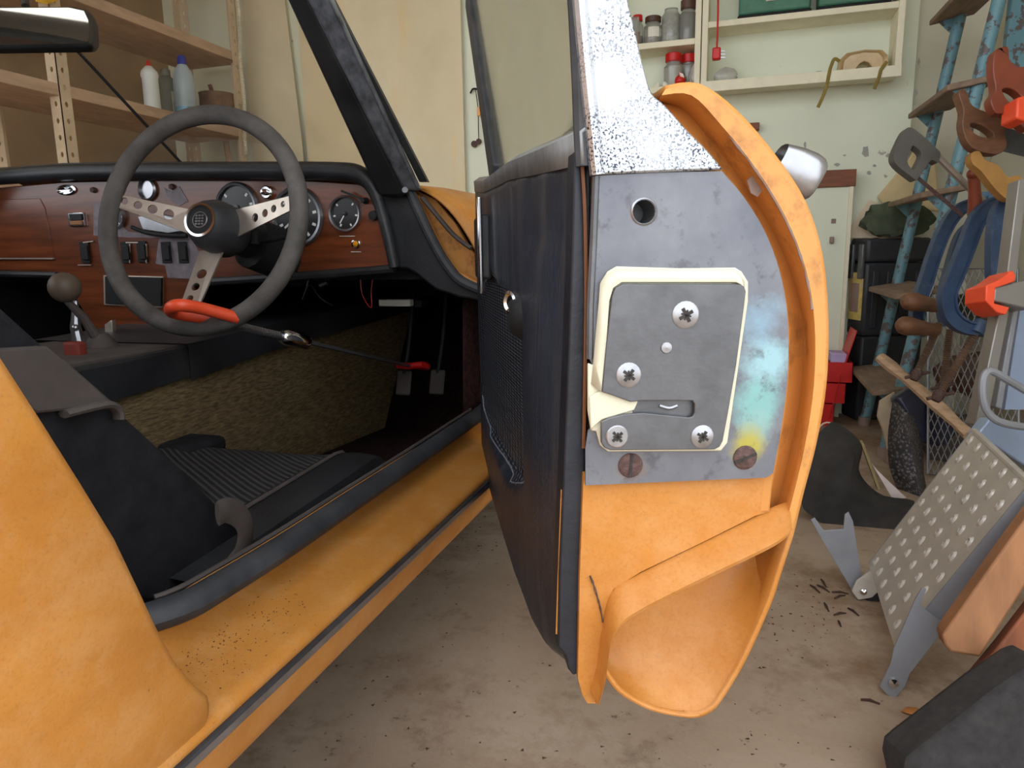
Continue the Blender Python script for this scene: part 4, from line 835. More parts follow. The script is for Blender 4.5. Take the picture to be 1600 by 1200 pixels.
# ---------------------------------------------------------------- along the right-hand wall: white cupboard door, chest, red bins
xw = P(1325, 400, Y=3.04).x
wb = thing('cupboard_door', (xw-.3, 3.05, 0), 'white painted cupboard door with a brown top rail standing on the floor', 'door')
zt = P(1320, 292, Y=3.04).z
MB().bx((xw-.6, 3.03, .001), (xw-.012, 3.06, zt)).build('panel', M['wall'], wb, bevel=.002); MB().bx((xw-.012, 3.025, .001), (xw+.002, 3.06, zt)).build('edge_strip', cream, wb)
MB().bx((xw-.6, 3.02, zt), (xw+.008, 3.062, zt+.062)).build('top_rail', brown, wb, bevel=.002); MB().bx(P(1296, 370, Y=3.03), P(1303, 380, Y=3.01)).build('knob', M['chip'], wb, bevel=.003)
MB().bx(P(1299, 342, Y=3.03), P(1306, 349, Y=3.028)).build('plate', M['chip'], wb)
blk = mat('black_tool_plastic', (.03, .033, .04), .5, var=.2, scale=20)
KC = V(.462, 2.968, 0); kc, ksn = math.cos(math.radians(20)), math.sin(math.radians(20))
def KB(mb): return mb.xf(lambda p: KC+V(p.x*kc-p.y*ksn, p.x*ksn+p.y*kc, p.z))
def chest(z0, z1, nm, lb, lid):
    t = thing(nm, KC+V(.1, .1, z0), lb, 'tool box'); W_, D_ = .25, .13
    KB(MB().bx((.005, .005, z0), (W_-.005, D_-.005, z1-.09 if lid else z1))).build('body', blk, t, bevel=.01)
    for i in range(4): KB(MB().bx((.03+.055*i, -.002, z0+.03), (.055+.055*i, .006, z1-.12))).build('rib', blk, t, bevel=.003)
    if lid:
        KB(MB().bx((0, 0, z1-.088), (W_, D_, z1))).build('lid', blk, t, bevel=.012); KB(MB().bx((.05, .01, z1-.006), (W_-.04, .06, z1+.003))).build('lid_tray', M['chip'], t, bevel=.003)
        for y in (.015, .085): KB(MB().bx((-.010, y, z1-.15), (.004, y+.03, z1-.02))).build('catch', M['steel'], t, bevel=.004)
        KB(MB().bx((-.001, .02, z0+.06), (.006, .11, z0+.24))).build('sticker', mat('worn_yellow_sticker', srgb(214, 190, 110), .6, var=.2, scale=40, dirt=.8, dirtc=srgb(190, 188, 180), dscale=30), t); KB(MB().bx((-.0025, .035, z0+.09), (0, .095, z0+.20))).build('sticker_print', M['chip'], t)
    return t
# chest stands turned towards the room
chest(.001, .33, 'tool_drawer_box', 'black ribbed plastic tool box at the bottom of the stack', False)
zc = P(1385, 372, Y=3.0).z
chest(.3305, zc, 'tool_chest', 'black lidded plastic tool chest on top with a worn yellow sticker', True)
rb_ = thing('cantilever_box', (.345, 2.95, 0), 'bright red tiered cantilever tool box on the floor', 'tool box')
rx = .285
for i, (za, zb2, dx) in enumerate(((.001, .085, 0), (.09, .165, .035), (.17, .245, .055))):
    m2 = MB(); xa2, xb2 = rx+dx, rx+dx+.085
    m2.bx((xa2, 2.86, za), (xb2, 3.02, za+.004)); m2.bx((xa2, 2.86, za), (xa2+.003, 3.02, zb2)); m2.bx((xb2-.003, 2.86, za), (xb2, 3.02, zb2)); m2.bx((xa2, 2.86, za), (xb2, 2.863, zb2)); m2.bx((xa2, 3.017, za), (xb2, 3.02, zb2))
    m2.build('tray', M['red'], rb_, bevel=.001)
MB().bar((rx+.07, 2.857, .03), (rx+.10, 2.857, .2), .012, .002).build('link_arm', M['red'], rb_); MB().box((rx+.13, 2.94, .30), (.004, .15, .13), Matrix.Rotation(.25, 3, 'Y')).build('lid', M['red'], rb_, bevel=.001)
MB().bx((rx+.065, 2.88, .24), (rx+.12, 2.98, .275)).build('foam_block', mat('lavender_foam', srgb(196, 178, 222), .7), rb_, bevel=.003)
lump('canvas_sheet', V(.56, 3.01, zc+.004), (.115, .042, .062), mat('dark_green_canvas', srgb(76, 86, 68), .9, var=.3, scale=20, bump=.4, bscale=60), 'bundled dark green canvas on top of the black chest', 'canvas', 11, .22, 24)
tag(MB().prism(PP([(1322, 372), (1330, 352), (1358, 312), (1376, 318), (1388, 340), (1400, 372)], Y=3.07), (.005, .02, 0)).build('paper_sheet', mat('cream_paper', srgb(226, 208, 180), .8)), 'cream folded paper sheet behind the green canvas', 'paper')
tag(MB().prism([P(u, v, Y=3.06) for u, v in ((1370, 308), (1378, 298), (1420, 248), (1438, 215), (1450, 215), (1462, 250), (1470, 330), (1390, 330))], (.005, .03, 0)).build('paper_sack', mat('tan_paper', srgb(214, 192, 146), .8, var=.1), bevel=.006), 'tan paper sack propped behind the blue ladder', 'sack')
# ---------------------------------------------------------------- blue step ladder
M['blue'] = flaked('flaking_blue_paint', srgb(112, 158, 172), srgb(96, 88, 88), .4, 34, .54)
lad = thing('step_ladder', (.48, 2.68, 0), 'old tubular step ladder in flaking blue paint with wooden treads', 'ladder')
fa, fb = V(.483, 2.9, .004), V(.686, 2.9, 1.436); na, nb = V(.474, 2.459, .004), V(.684, 2.5, 1.349)
fdir = (fb-fa)/(fb.z-fa.z); ndir = (nb-na)/(nb.z-na.z)
MB().tube([fa, fa+fdir*1.6], .0185, 14).build('stile', M['blue'], lad); MB().tube([na, na+ndir*1.6], .0185, 14).build('stile', M['blue'], lad)
for o in (fa, na): MB().lathe([(.021, -.003), (.021, .03)], o, (0, 0, 1), 12).build('foot_cap', M['chip'], lad)
twood = mat('grey_weathered_tread', srgb(138, 116, 98), .8, var=.25, scale=8, stretch=(6, 1, 6), dirt=.3, dirtc=srgb(60, 48, 40))
for k in range(5):
    z = .215+.302*k; f, n = fa+fdir*z, na+ndir*z; dx = V(-.105, 0, -.018)
    MB().add([f+dx+V(.02, .035, 0), n+dx+V(.02, -.03, 0), n+V(.05, -.03, .004), f+V(.05, .035, .004)]+[p+V(0, 0, .018) for p in (f+dx+V(.02, .035, 0), n+dx+V(.02, -.03, 0), n+V(.05, -.03, .004), f+V(.05, .035, .004))], [(3, 2, 1, 0), (4, 5, 6, 7), (0, 1, 5, 4), (1, 2, 6, 5), (2, 3, 7, 6), (3, 0, 4, 7)]).build('tread', twood, lad, bevel=.004)
    for p in (f, n):
        s_ = 1 if p is f else -1
        MB().prism([p+V(-.075, s_*.004, -.004), p+V(.02, s_*.004, -.002), p+V(.01, s_*.004, -.07), p+V(-.03, s_*.004, -.05)], (0, .003, 0)).build('bracket', M['blue'], lad)
# ---------------------------------------------------------------- small tools hung by the wall
wood_a = mat('carved_brown_wood', srgb(112, 76, 54), .45, var=.3, scale=9, stretch=(2, 2, 6)); wood_b = mat('red_brown_wood', srgb(128, 62, 42), .4, var=.25, scale=9); wood_c = mat('yellow_brown_wood', srgb(158, 116, 60), .5, var=.3, scale=9)
def traced(name, pts, d, th, m, label, cat, holes=(), bevel=.007, k=3, blade=None):
    f = lambda L: smooth_path([P(u, v, d=d) for u, v in L], k, closed=True); o = P(*pts[0], d=d)
    t = thing(name, o, label, cat); plate(MB(), f(pts), [f(h) for h in holes], CW*th).build('handle', m, t, bevel=bevel)
    (u0, v0), (u1, v1) = blade; a, b = P(u0, v0, d=d)+CW*(th/2), P(u1, v1, d=d)+CW*(th/2); g = CR*.22-CU*.03+CW*.05
    MB().prism([a, b, b+g*1.0, a+g*1.0+(b-a)*.5], CW*.0012).build('blade', M['steel'], t)
hs = thing('hacksaw', P(1450, 250, d=1.8), 'hacksaw with a grey moulded grip and bare steel frame', 'hacksaw')
gripp = [(1396, 243), (1404, 222), (1414, 203), (1424, 199), (1440, 210), (1464, 232), (1470, 240), (1466, 254), (1456, 250), (1446, 262), (1434, 280), (1424, 276), (1402, 258)]
gripo = [(1418, 252), (1424, 232), (1428, 228), (1440, 238), (1438, 248), (1430, 262), (1426, 265)]
f = lambda L: smooth_path([P(u, v, d=1.8) for u, v in L], 3, closed=True)
plate(MB(), f(gripp), [f(gripo)], CW*.026).build('grip', mat('grey_grip', srgb(92, 90, 86), .5), hs, bevel=.006)
MB().tube([P(1462, 242, d=1.81), P(1512, 292, d=1.81), P(1540, 318, d=1.81)], .0085, 10).build('frame_bar', mat('steel_bar', srgb(170, 160, 152), .35, .7), hs)
MB().bar(P(1434, 278, d=1.81), P(1505, 338, d=1.81), .010, .0015, tuple(CW)).build('blade', M['rust'], hs)
traced('hand_saw', [(1498, 145), (1507, 139), (1513, 150), (1520, 165), (1545, 176), (1564, 182), (1578, 175), (1586, 180), (1580, 196), (1570, 205), (1574, 228), (1560, 240), (1530, 236), (1512, 222), (1504, 195), (1506, 172)], 1.6, .024, wood_a, 'carved mid brown handled saw hanging between the two others', 'saw', holes=([(1517, 192), (1535, 196), (1552, 208), (1550, 216), (1530, 212), (1519, 204)],), blade=((1572, 192), (1566, 232)))
traced('hand_saw', [(1554, 82), (1566, 73), (1576, 74), (1578, 92), (1590, 104), (1612, 112), (1612, 200), (1590, 190), (1572, 178), (1556, 176), (1548, 156), (1556, 140), (1552, 112)], 1.52, .024, wood_b, 'glossy red brown handled saw hanging above the others', 'saw', holes=([(1566, 140), (1580, 138), (1596, 150), (1594, 164), (1576, 158)],), blade=((1606, 120), (1606, 190)))
traced('hand_saw', [(1518, 240), (1530, 236), (1540, 250), (1560, 258), (1574, 276), (1586, 274), (1594, 276), (1600, 285), (1594, 306), (1576, 312), (1556, 296), (1534, 268), (1520, 256)], 1.56, .022, wood_c, 'yellow brown handled saw hanging under the carved brown one', 'saw', blade=((1594, 284), (1580, 308)))
tag(MB().prism(PP([(1590, 152), (1606, 148), (1606, 190), (1588, 184)], d=1.48), CW*.05).build('plastic_grip', M['orange_plastic'], bevel=.004), 'bright orange plastic grip beside the saw handles', 'grip')
fh = thing('hand_tool', P(1520, 300, d=1.75), 'hand tool with round red brown wooden handle by the hacksaw', 'hand tool'); a, b = P(1522, 272, d=1.72), P(1524, 335, d=1.75)
MB().ball(a, .017, 14, (1, 1, .85)).build('knob', wood_b, fh); MB().tube([a-V(0, 0, .008), (a+b)/2, b], [.013, .014, .018], 12).build('shaft', wood_b, fh)
lump('blue_rag', P(1548, 330, d=2.0), (.035, .03, .028), mat('blue_cloth', srgb(96, 128, 160), .8, var=.2), 'small crumpled blue rag above the clamps', 'rag', 21, .3)
M['clampblue'] = mat('blue_clamp_enamel', srgb(50, 72, 102), .42, var=.22, scale=22, dirt=.35, dirtc=srgb(120, 120, 124), dscale=30)
def clamp(path, d, w, jaw, s0_, s1_, label, tom=True):
    t = thing('g_clamp', P(*path[0], d=d), label, 'clamp'); pth = smooth_path([P(u, v, d=d) for u, v in path], 4)
    rows = []; n = len(pth)
    for i, p in enumerate(pth):
        tg = (pth[min(i+1, n-1)]-pth[max(i-1, 0)]).normalized(); sd = tg.cross(CW).normalized()
        wi = w*(1-.35*max(0, (i/n-.75)/.25)); prof_ = [(-1, -.011), (-1, .011), (-.72, .011), (-.66, .005), (.66, .005), (.72, .011), (1, .011), (1, -.011), (.72, -.011), (.66, -.005), (-.66, -.005), (-.72, -.011)]
        rows.append([p+sd*(x*wi)+CW*y for x, y in prof_])
    mb = MB().loft(rows, closed=True)
    for e in (rows[0], rows[-1]): mb.add(e, [list(range(12))])
    mb.build('frame', M['clampblue'], t, angle=30)
    if jaw: MB().lathe([(.018, -.016), (.018, .016)], P(*jaw, d=d), P(*s1_, d=d)-P(*s0_, d=d), 14).build('jaw_boss', M['clampblue'], t)
    a, b = P(*s0_, d=d), P(*s1_, d=d); L = (b-a).length; k = int(L/.006); pr_ = []
    for i in range(k): pr_ += [(.0075, i*.006), (.0100, i*.006+.003)]
    MB().lathe(pr_+[(.0075, L)], a, b-a, 12).build('screw_thread', mat('bronzed_thread', srgb(128, 106, 92), .45, .6, var=.2), t)
    if tom: MB().lathe([(.013, 0), (.014, .012), (.010, .026)], b, b-a, 12).tube([b+V(-.03, -.005, -.018), b+V(.03, .005, -.002)], .0045, 8).build('tommy_bar', M['rust'], t)
    return t
clamp([(1536, 330), (1515, 322), (1494, 332), (1474, 362), (1458, 402), (1446, 440), (1436, 470), (1432, 500), (1448, 522)], 1.90, .017, None, (1468, 505), (1434, 580), 'blue g clamp nearest the black chest with a short screw')
clamp([(1570, 318), (1548, 322), (1526, 344), (1508, 390), (1492, 430), (1480, 462), (1486, 494), (1510, 512), (1540, 514)], 1.72, .019, (1530, 512), (1548, 482), (1470, 612), 'big blue g clamp with the longest bronzed screw')
clamp([(1606, 312), (1585, 312), (1566, 326), (1558, 352), (1556, 400), (1558, 440), (1572, 478), (1592, 486)], 1.62, .019, None, (1590, 470), (1560, 500), 'blue g clamp hung beside the aluminium frame', False)
clamp([(1520, 350), (1500, 370), (1484, 420), (1472, 470), (1476, 510)], 2.0, .013, None, (1484, 515), (1474, 598), 'thin blue g clamp behind the two large ones')
for (u0, v0, u1_, v1, lb) in ((1418, 470, 1476, 480, 'thick turned wooden peg lying between ladder and clamps'), (1410, 508, 1462, 516, 'egg ended brown wooden peg under the thick turned one')):
    a, b = P(u0, v0, d=1.82), P(u1_, v1, d=1.86); L = (b-a).length
    tag(MB().lathe([(.0001, -.016), (.014, -.011), (.023, .002), (.025, .02), (.021, .05), (.017, L*.8), (.018, L)], a, b-a, 16).build('turned_peg', wood_a), lb, 'peg')
pk2 = smooth_path([P(1375, 558, d=2.1), P(1440, 612, d=2.0), P(1515, 680, d=1.86)], 3)
tag(MB().tube(pk2, [.020+.003*math.sin(i*2.1) for i in range(len(pk2))], 8, flat=.75).build('split_log', mat('split_pale_wood', srgb(196, 164, 132), .8, var=.22, scale=9, stretch=(2, 2, 8))), 'long split pale wooden stick lying below the clamp screws', 'stick')
# wire mesh panel behind the clamps
wm = thing('wire_mesh_panel', V(.50, 1.75, .2), 'galvanised diamond wire mesh panel behind the clamps', 'wire mesh')
wz = mat('galvanised_wire', srgb(150, 152, 154), .45, .6)
A0, A1, A2 = P(1450, 420, d=2.12), P(1590, 420, d=1.95), P(1450, 740, d=2.08); ex, ey = A1-A0, A2-A0
mesh = MB(); nn = 13
for i in range(-nn, nn+1):
    for sgn in (1, -1):
        seg = []
        for j in range(41):
            t = j/40; s = (i/nn+t) if sgn == 1 else (1+i/nn-t)
            if 0 <= s <= 1: seg.append(A0+ex*s+ey*t)
        if len(seg) > 1: mesh.tube([seg[0], seg[-1]], .0014, 5, cap=False)
tag(mesh.build('mesh_wires', wz, wm), kind='stuff')
MB().tube([A0, A1, A1+ey, A0+ey], .004, 8, closed=True).build('rim_wire', wz, wm)
# clutter by the ladder foot
tag(MB().prism(PP([(1400, 622), (1424, 606), (1440, 612), (1500, 676), (1478, 700), (1440, 692)], d=2.1), CW*.05).build('plastic_tray', mat('dark_blue_plastic', srgb(40, 44, 66), .3, var=.3), bevel=.012), 'glossy dark blue plastic tray tipped on its side', 'tray')
rm = N('knurled_rubber'); wv = rm.n('ShaderNodeTexVoronoi'); wv.inputs['Scale'].default_value = 120; rm.l(rm.co, wv.inputs['Vector']); rm.setc(rm.ramp(wv.outputs['Distance'], [(.2, srgb(140, 138, 142)), (.55, srgb(70, 70, 76))])).pr(.6); rm.bump(wv.outputs['Distance'], .8, .003)
tag(MB().loft([smooth_path([P(u, v, d=d) for u, v in L], 4) for d, L in ((1.98, ((1398, 628), (1390, 680), (1392, 730), (1412, 776), (1426, 790))), (1.92, ((1412, 640), (1420, 690), (1430, 740), (1436, 775), (1438, 792))), (2.0, ((1424, 650), (1438, 700), (1440, 740), (1446, 770), (1452, 790))))]).build('rubber_mat', rm.m, solid=.012), 'rolled black and grey knurled rubber mat by the tray', 'mat')
tag(MB().prism(PP([(1376, 626), (1398, 612), (1400, 690), (1388, 702), (1380, 670), (1372, 650)], d=2.17), CW*.01).build('cardboard_piece', mat('torn_card', srgb(196, 176, 148), .85), bevel=.001), 'torn piece of cardboard standing beside the knurled mat', 'cardboard')
c = P(1382, 722, Z=0.0); tag(MB().lathe([(.022, .001), (.022, .10), (.018, .104)], c+V(.02, 0, 0), (.05, 0, 1), 14).build('metal_tube', M['chip']), 'short upright grey metal tube on the floor', 'tube')
# black cushion and card on the floor
cyo = 1.80
cush = [(1252, 786), (1262, 730), (1272, 690), (1284, 672), (1300, 676), (1326, 696), (1336, 716), (1330, 748), (1344, 772), (1372, 792), (1420, 800), (1412, 824), (1390, 838), (1340, 840), (1300, 826), (1268, 806)]
mb = plate(MB(), smooth_path(PP(cush, Y=cyo), 3, closed=True), [], V(.03, .09, 0)); o = mb.build('folded_cushion', mat('worn_black_cloth', (.028, .026, .025), .9, var=.4, scale=14, bump=.5, bscale=40, dirt=.4, dirtc=(.07, .055, .04)), bevel=.018)
tag(o, 'limp worn black cushion slumped on the floor', 'cushion')
tag(MB().loft([smooth_path(PP([(1276, 672), (1292, 660), (1318, 672), (1336, 700), (1340, 730), (1330, 755), (1338, 765)], Y=cyo+dy), 4) for dy in (.11, .18)]).build('card_strip', mat('cream_card', srgb(206, 192, 168), .8), solid=.004), 'curved strip of cream card behind the black cushion', 'card')
tag(MB().prism(PP([(1362, 724), (1372, 736), (1416, 778), (1408, 784), (1396, 782)], Y=1.92), (0, .004, 0)).build('paper_strip', mat('white_strip', srgb(222, 206, 204), .7)), 'pale pointed strip of card lying by the cushion', 'card')
tag(MB().bar(P(1346, 690, Y=1.9), P(1372, 762, Y=1.9), .03, .006).build('wood_offcut', mat('olive_offcut', srgb(150, 134, 92), .8)), 'olive brown wooden offcut leaning on the cushion', 'offcut')
# ---------------------------------------------------------------- perforated ramp
ramp = thing('loading_ramp', V(.30, 1.25, 0), 'grey steel ramp with rows of raised grip holes and pivoting feet', 'ramp')
gs = mat('dusty_grey_steel', srgb(190, 185, 176), .5, .25, var=.1, scale=14, dirt=.25, dirtc=srgb(140, 128, 112)); bs = mat('blue_grey_steel', srgb(148, 151, 158), .5, .3, var=.1)
rD, rA = P(1357, 881, Y=1.40), P(1519, 672, Y=1.40); rC = P(1397, 1009, Y=1.11); rB = rC+(rA-rD)
eu = rA-rD; ev = rC-rD; rn = eu.cross(ev).normalized()
if rn.dot(CC-rD) < 0: rn = -rn
nr, nc = 9, 6; eun = eu.normalized(); evn = ev.normalized()
hc_ = [rD+eu*((i+.55)/nr)+ev*((j+.5+(.28 if i % 2 else 0))/(nc+.3)) for i in range(nr) for j in range(nc)]
tp_ = MB(); pt_ = lambda s_, t_, h=0: rD+eu*s_+ev*t_-rn*h
for i in range(nr):
    sa, sb_ = i/nr, (i+1)/nr; of = (.28 if i % 2 else 0)/(nc+.3)
    for ta, tb_ in ((0, of), (of+nc/(nc+.3), 1)):
        if tb_-ta > 1e-4: tp_.prism([pt_(sa, ta), pt_(sb_, ta), pt_(sb_, tb_), pt_(sa, tb_)], -rn*.004)
    for j in range(nc):
        ta, tb_ = of+j/(nc+.3), of+(j+1)/(nc+.3); c = hc_[i*nc+j]; sm, tm = (sa+sb_)/2, (ta+tb_)/2
        o8 = [pt_(sb_, tm), pt_(sb_, tb_), pt_(sm, tb_), pt_(sa, tb_), pt_(sa, tm), pt_(sa, ta), pt_(sm, ta), pt_(sb_, ta)]
        i8 = [c+eun*(.0046*math.cos(k*math.pi/4))+evn*(.0026*math.sin(k*math.pi/4)) for k in range(8)]
        dn = lambda L: [p-rn*.004 for p in L]
        tp_.loft([o8, i8, dn(i8), dn(o8)], closed=True)
tp_.build('tread_plate', gs, ramp, smooth=False)
ed = ev.normalized(); MB().prism([rC, rB, rB-rn*.035, rC-rn*.035], ed*.004).build('side_flange', bs, ramp); MB().prism([rD, rA, rA-rn*.035, rD-rn*.035], -ed*.004).build('side_flange', bs, ramp); MB().tube([rA-rn*.004, rB-rn*.004], .006, 8).build('top_roll', gs, ramp)
proto = None
for c in hc_:
    if proto is None:
        ring = lambda f, h: [c+eun*(f*1.45*math.cos(k*math.pi/8))+evn*(f*math.sin(k*math.pi/8))+rn*h for k in range(16)]
        proto = MB().loft([ring(.0068, 0), ring(.0050, .0026), ring(.0036, .0034), ring(.0030, .0028), ring(.0030, -.003)], closed=True).build('raised_hole', mat('bright_steel_dimple', srgb(205, 202, 196), .35, .4), ramp); pc = c
    else:
        q = proto.copy(); col.objects.link(q); q.location = c-pc
nbk = [(1441, 919), (1448, 921), (1441, 937), (1438, 946), (1475, 975), (1473, 987), (1421, 1054), (1415, 1072), (1399, 1092), (1386, 1086), (1374, 1073), (1392, 1037), (1397, 1013), (1421, 958), (1430, 937)]
MB().prism(PP(nbk, Y=1.085), (0, .004, 0)).build('foot_bracket', bs, ramp, bevel=.0008)
MB().lathe([(.008, 0), (.007, .004), (.0001, .006)], P(1396, 1066, Y=1.085), (0, -1, 0), 14).build('pivot_bolt', M['chrome'], ramp)
fbk = [(1267, 812), (1273, 809), (1287, 829), (1318, 827), (1320, 804), (1326, 800), (1333, 815), (1344, 885), (1353, 926), (1335, 930), (1321, 905), (1285, 845)]
MB().prism(PP(fbk, Y=1.425), (0, .004, 0)).build('foot_bracket', bs, ramp, bevel=.0008)
MB().prism(PP([(1362, 888), (1374, 890), (1380, 915), (1362, 932), (1340, 936), (1330, 922), (1338, 905)], Y=1.40), (0, -.006, 0)).build('foot_bracket', gs, ramp, bevel=.002)
MB().lathe([(.007, 0), (.006, .004), (.0001, .006)], P(1349, 924, Y=1.394), (0, -1, 0), 14).build('pivot_bolt', M['chrome'], ramp); MB().lathe([(.018, 0), (.018, .03)], P(1364, 928, Y=1.40), (0, 1, 0), 16).build('rubber_roller', M['dark'], ramp)
# ---------------------------------------------------------------- aluminium frame with orange cap, tube loop
alf = thing('aluminium_trestle', P(1565, 700, d=1.35), 'aluminium trestle leg with an orange plastic end cap', 'trestle')
ag = mat('aluminium', srgb(146, 144, 140), .4, .5, var=.08); ab = mat('pale_blue_steel', srgb(150, 168, 196), .4, .3, var=.08)
MB().prism(PP([(1592, 280), (1606, 280), (1588, 440), (1572, 440)], d=1.3), CW*.03).build('upper_rail', ag, alf, bevel=.002)
MB().prism(PP([(1562, 484), (1578, 484), (1542, 668), (1524, 664)], d=1.3), CW*.03).build('lower_rail', ag, alf, bevel=.002)
MB().prism(PP([(1584, 484), (1592, 484), (1566, 640), (1556, 636)], d=1.32), CW*.02).build('lower_rail', bs, alf, bevel=.002)
MB().prism(PP([(1594, 484), (1612, 484), (1612, 640), (1570, 640)], d=1.33), CW*.01).build('side_panel', ab, alf)
MB().prism(PP([(1554, 448), (1612, 436), (1612, 484), (1552, 470)], d=1.27), CW*.05).build('cross_bar', ag, alf, bevel=.003)
MB().prism(PP([(1541, 446), (1560, 438), (1582, 422), (1588, 430), (1586, 440), (1556, 450), (1554, 474), (1578, 480), (1572, 492), (1558, 488), (1540, 470)], d=1.265), CW*.06).build('end_cap', M['orange_plastic'], alf, bevel=.002)
MB().tube(smooth_path([P(u, v, d=1.2) for u, v in ((1612, 616), (1575, 594), (1548, 580), (1537, 590), (1535, 615), (1541, 640), (1556, 656), (1580, 664), (1612, 668))], 4), .0065, 10).build('tube_loop', bs, alf)
MB().prism(PP([(1548, 652), (1566, 664), (1590, 668), (1612, 668), (1612, 735), (1560, 700), (1526, 680)], d=1.24), CW*.03).build('foot_plate', ab, alf, bevel=.003)
# ---------------------------------------------------------------- planks and sacking nearest the camera
pl1 = mat('sawn_brown_plank', srgb(160, 112, 76), .7, var=.2, scale=7, stretch=(5, 5, .8)); pl2 = mat('dark_red_plank', srgb(134, 78, 50), .7, var=.25, scale=7, stretch=(5, 5, .8))
tag(MB().prism(PP([(1820, 513), (1640, 760), (1572, 852), (1472, 993), (1477, 1010), (1486, 1020), (1532, 1028), (1640, 858), (1820, 575)], d=.93), CW*.035+CR*.012).build('wooden_plank', pl1, bevel=.004), 'pale brown sawn plank with rounded end leaning by the ramp', 'plank')
tag(MB().prism(PP([(1820, 668), (1640, 905), (1560, 1010), (1480, 1107), (1484, 1120), (1497, 1130), (1640, 1030), (1820, 880)], d=.92), CW*.035+CR*.02).build('wooden_plank', pl2, bevel=.004), 'dark red brown plank leaning under the pale one', 'plank')
tag(MB().prism(PP([(1640, 1030), (1560, 1085), (1490, 1140), (1440, 1178), (1424, 1192), (1420, 1215), (1430, 1260), (1640, 1260)], d=.83), CW*.07).build('felt_mat', mat('dark_grey_felt', (.035, .033, .033), .95, var=.3, scale=60, bump=.5, bscale=200), bevel=.012), 'dark grey felt mat propped in front of the planks', 'mat')
# leaf and twigs on the concrete
lf = P(1430, 1115, Z=.002); mb = MB(); lo = [(-.018, 0), (-.010, .008), (.004, .009), (.018, .002), (.008, -.007), (-.008, -.008)]
tag(mb.add([lf+V(x, y, .004*(abs(y)/.009)) for x, y in lo]+[lf+V(0, 0, .001)], [(i, (i+1) % 6, 6) for i in range(6)]).build('dry_leaf', mat('dry_leaf', srgb(196, 132, 70), .7), solid=.0008), 'dry orange leaf on the concrete by the ramp foot', 'leaf')
tw = mat('dark_twig', srgb(70, 48, 38), .9)
for (a, b) in (((1266, 914), (1281, 926)), ((1277, 914), (1296, 925)), ((1283, 905), (1291, 917)), ((1300, 925), (1326, 928)), ((1304, 935), (1321, 930)), ((1288, 942), (1295, 955)), ((1303, 961), (1322, 958)), ((1325, 950), (1342, 962)), ((1345, 1093), (1375, 1100)), ((1310, 970), (1314, 979))):
    tag(MB().tube([P(*a, Z=.002), (P(*a, Z=.002)+P(*b, Z=.002))/2+V(0, .003, .001), P(*b, Z=.002)], [.0016, .0022, .0012], 6).build('twig', tw), 'short dark twig lying on the concrete floor near the ramp', 'twig', 'twigs on the concrete')
# grit on the sill, leaf litter and crumbs on the floor
def crumbs(mb, pts, lo, hi, flat=.6):
    for p in pts:
        r = random.uniform(lo, hi); w = random.uniform(0, 6.28); e = V(math.cos(w), math.sin(w), 0); g = V(-math.sin(w), math.cos(w), 0)*random.uniform(.3, .9)
        mb.add([p+e*r, p-e*r*.6+g*r, p-e*r*.6-g*r, p+V(0, 0, r*flat)], [(0, 1, 3), (1, 2, 3), (2, 0, 3), (0, 2, 1)])
    return mb
pts = []
for _ in range(260):
    t = random.random(); u = 285+t*170+random.gauss(0, 22); v = 1040-t*90+random.gauss(0, 24); p = P(u, v, Z=.329)
    if -.432 < p.x < -.372 and p.y > interp(ez, .335)+.01: pts.append(V(p.x, p.y, interp([(-.436, .3385), (-.42, .3342), (-.39, .3292), (-.372, .3262)], p.x)))
tag(crumbs(MB(), pts, .0004, .0013).build('sill_grit', mat('brown_grit', srgb(96, 58, 30), .9), car, fix=False, smooth=False), 'brown grit strewn on the sill', kind='stuff')
pts = [P(735+random.gauss(0, 34), 815+random.gauss(0, 26), Z=.0005) for _ in range(170)]+[P(random.uniform(480, 1330), random.uniform(880, 1190), Z=.0005) for _ in range(150)]+[P(1250+random.gauss(0, 40), 965+random.gauss(0, 30), Z=.0005) for _ in range(50)]
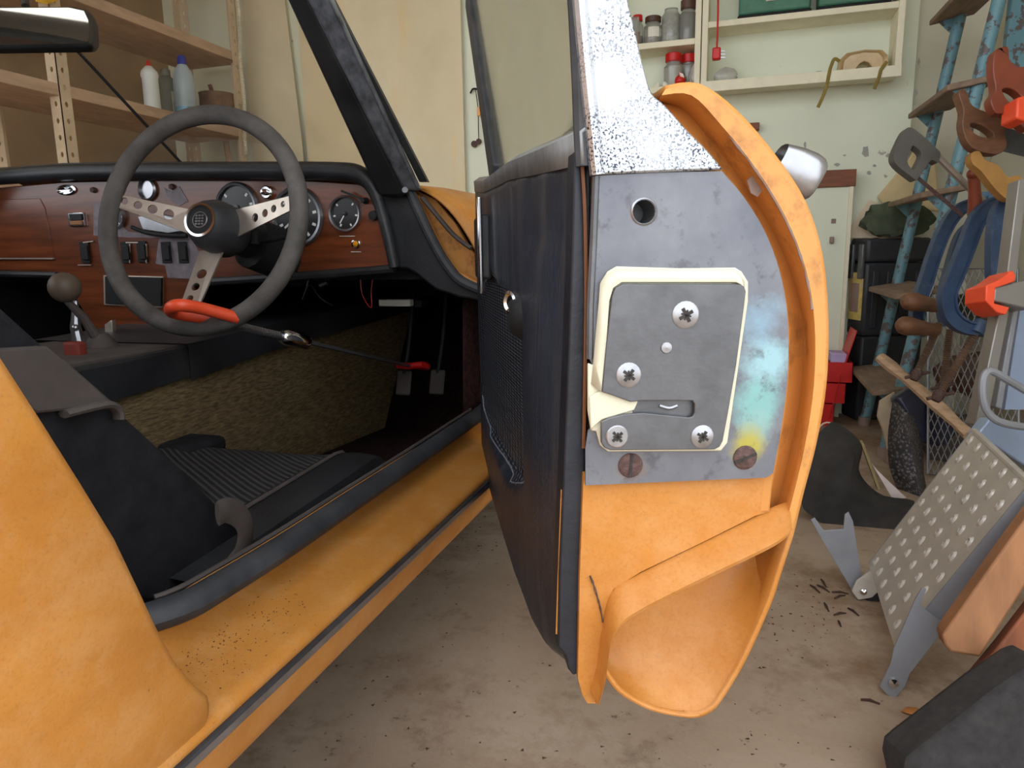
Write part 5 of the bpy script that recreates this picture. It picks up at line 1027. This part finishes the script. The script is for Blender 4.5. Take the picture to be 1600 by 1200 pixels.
tag(crumbs(MB(), pts, .001, .0042, .3).build('floor_litter', mat('dark_litter', srgb(72, 54, 40), .9, var=.4, scale=60), fix=False, smooth=False), 'dark crumbs and leaf litter strewn over the concrete', 'litter', kind='stuff')

# bare flakes on the back wall, dark clutter behind the wire mesh
wbk = bpy.data.objects['wall_back']
for (u, v, w, h) in ((1352, 236, 7, 10), (1308, 257, 6, 3), (1358, 270, 5, 3), (1366, 259, 4, 3), (1388, 243, 4, 4), (1258, 226, 3, 5), (1432, 145, 3, 5), (1436, 96, 2, 6), (1384, 275, 3, 3)):
    rn_ = random.Random(u); n = 8
    MB().prism([P(u+w*rn_.uniform(.5, 1.2)*math.cos(k*6.283/n), v+h*rn_.uniform(.5, 1.2)*math.sin(k*6.283/n), Y=3.0985) for k in range(n)], (0, .002, 0)).build('bare_flake', mat('bare_plaster', srgb(168, 166, 158), .9), wbk)
tag(MB().bx(P(1140, 194, Y=3.06), P(1186, 205, Y=3.0985)).build('wooden_block', brown, bevel=.002), 'short brown wooden block fixed to the wall below the shelves', 'block')
lump('canvas_bag', P(1540, 520, d=2.28), (.10, .06, .075), mat('dark_olive_cloth', srgb(58, 56, 46), .9, var=.4, scale=20), 'dark olive canvas bag stuffed behind the wire mesh', 'bag', 31, .2)
lump('leather_bag', P(1520, 620, d=2.26), (.10, .05, .07), mat('old_brown_leather', srgb(84, 58, 42), .6, var=.3, scale=14), 'old brown leather bag behind the wire mesh under the olive one', 'bag', 37, .2)
lump('grey_sack', P(1500, 735, d=2.24), (.11, .05, .085), mat('grey_sacking', srgb(92, 84, 78), .9, var=.4, scale=16), 'dirty grey sack at the bottom of the heap behind the mesh', 'sack', 41, .2)
tag(MB().lathe([(.03, 0), (.031, .01), (.031, .22), (.024, .235)], P(1590, 640, d=2.1), (.25, .1, 1), 16).build('cardboard_tube', mat('brown_card_tube', srgb(120, 84, 60), .8)), 'brown cardboard tube standing behind the aluminium trestle', 'tube')
MB().prism(PP([(1584, -30), (1620, -30), (1620, 70), (1590, 150), (1568, 130), (1574, 60)], d=2.05), CW*.02).build('rear_frame_plate', M['blue'], lad, bevel=.003)
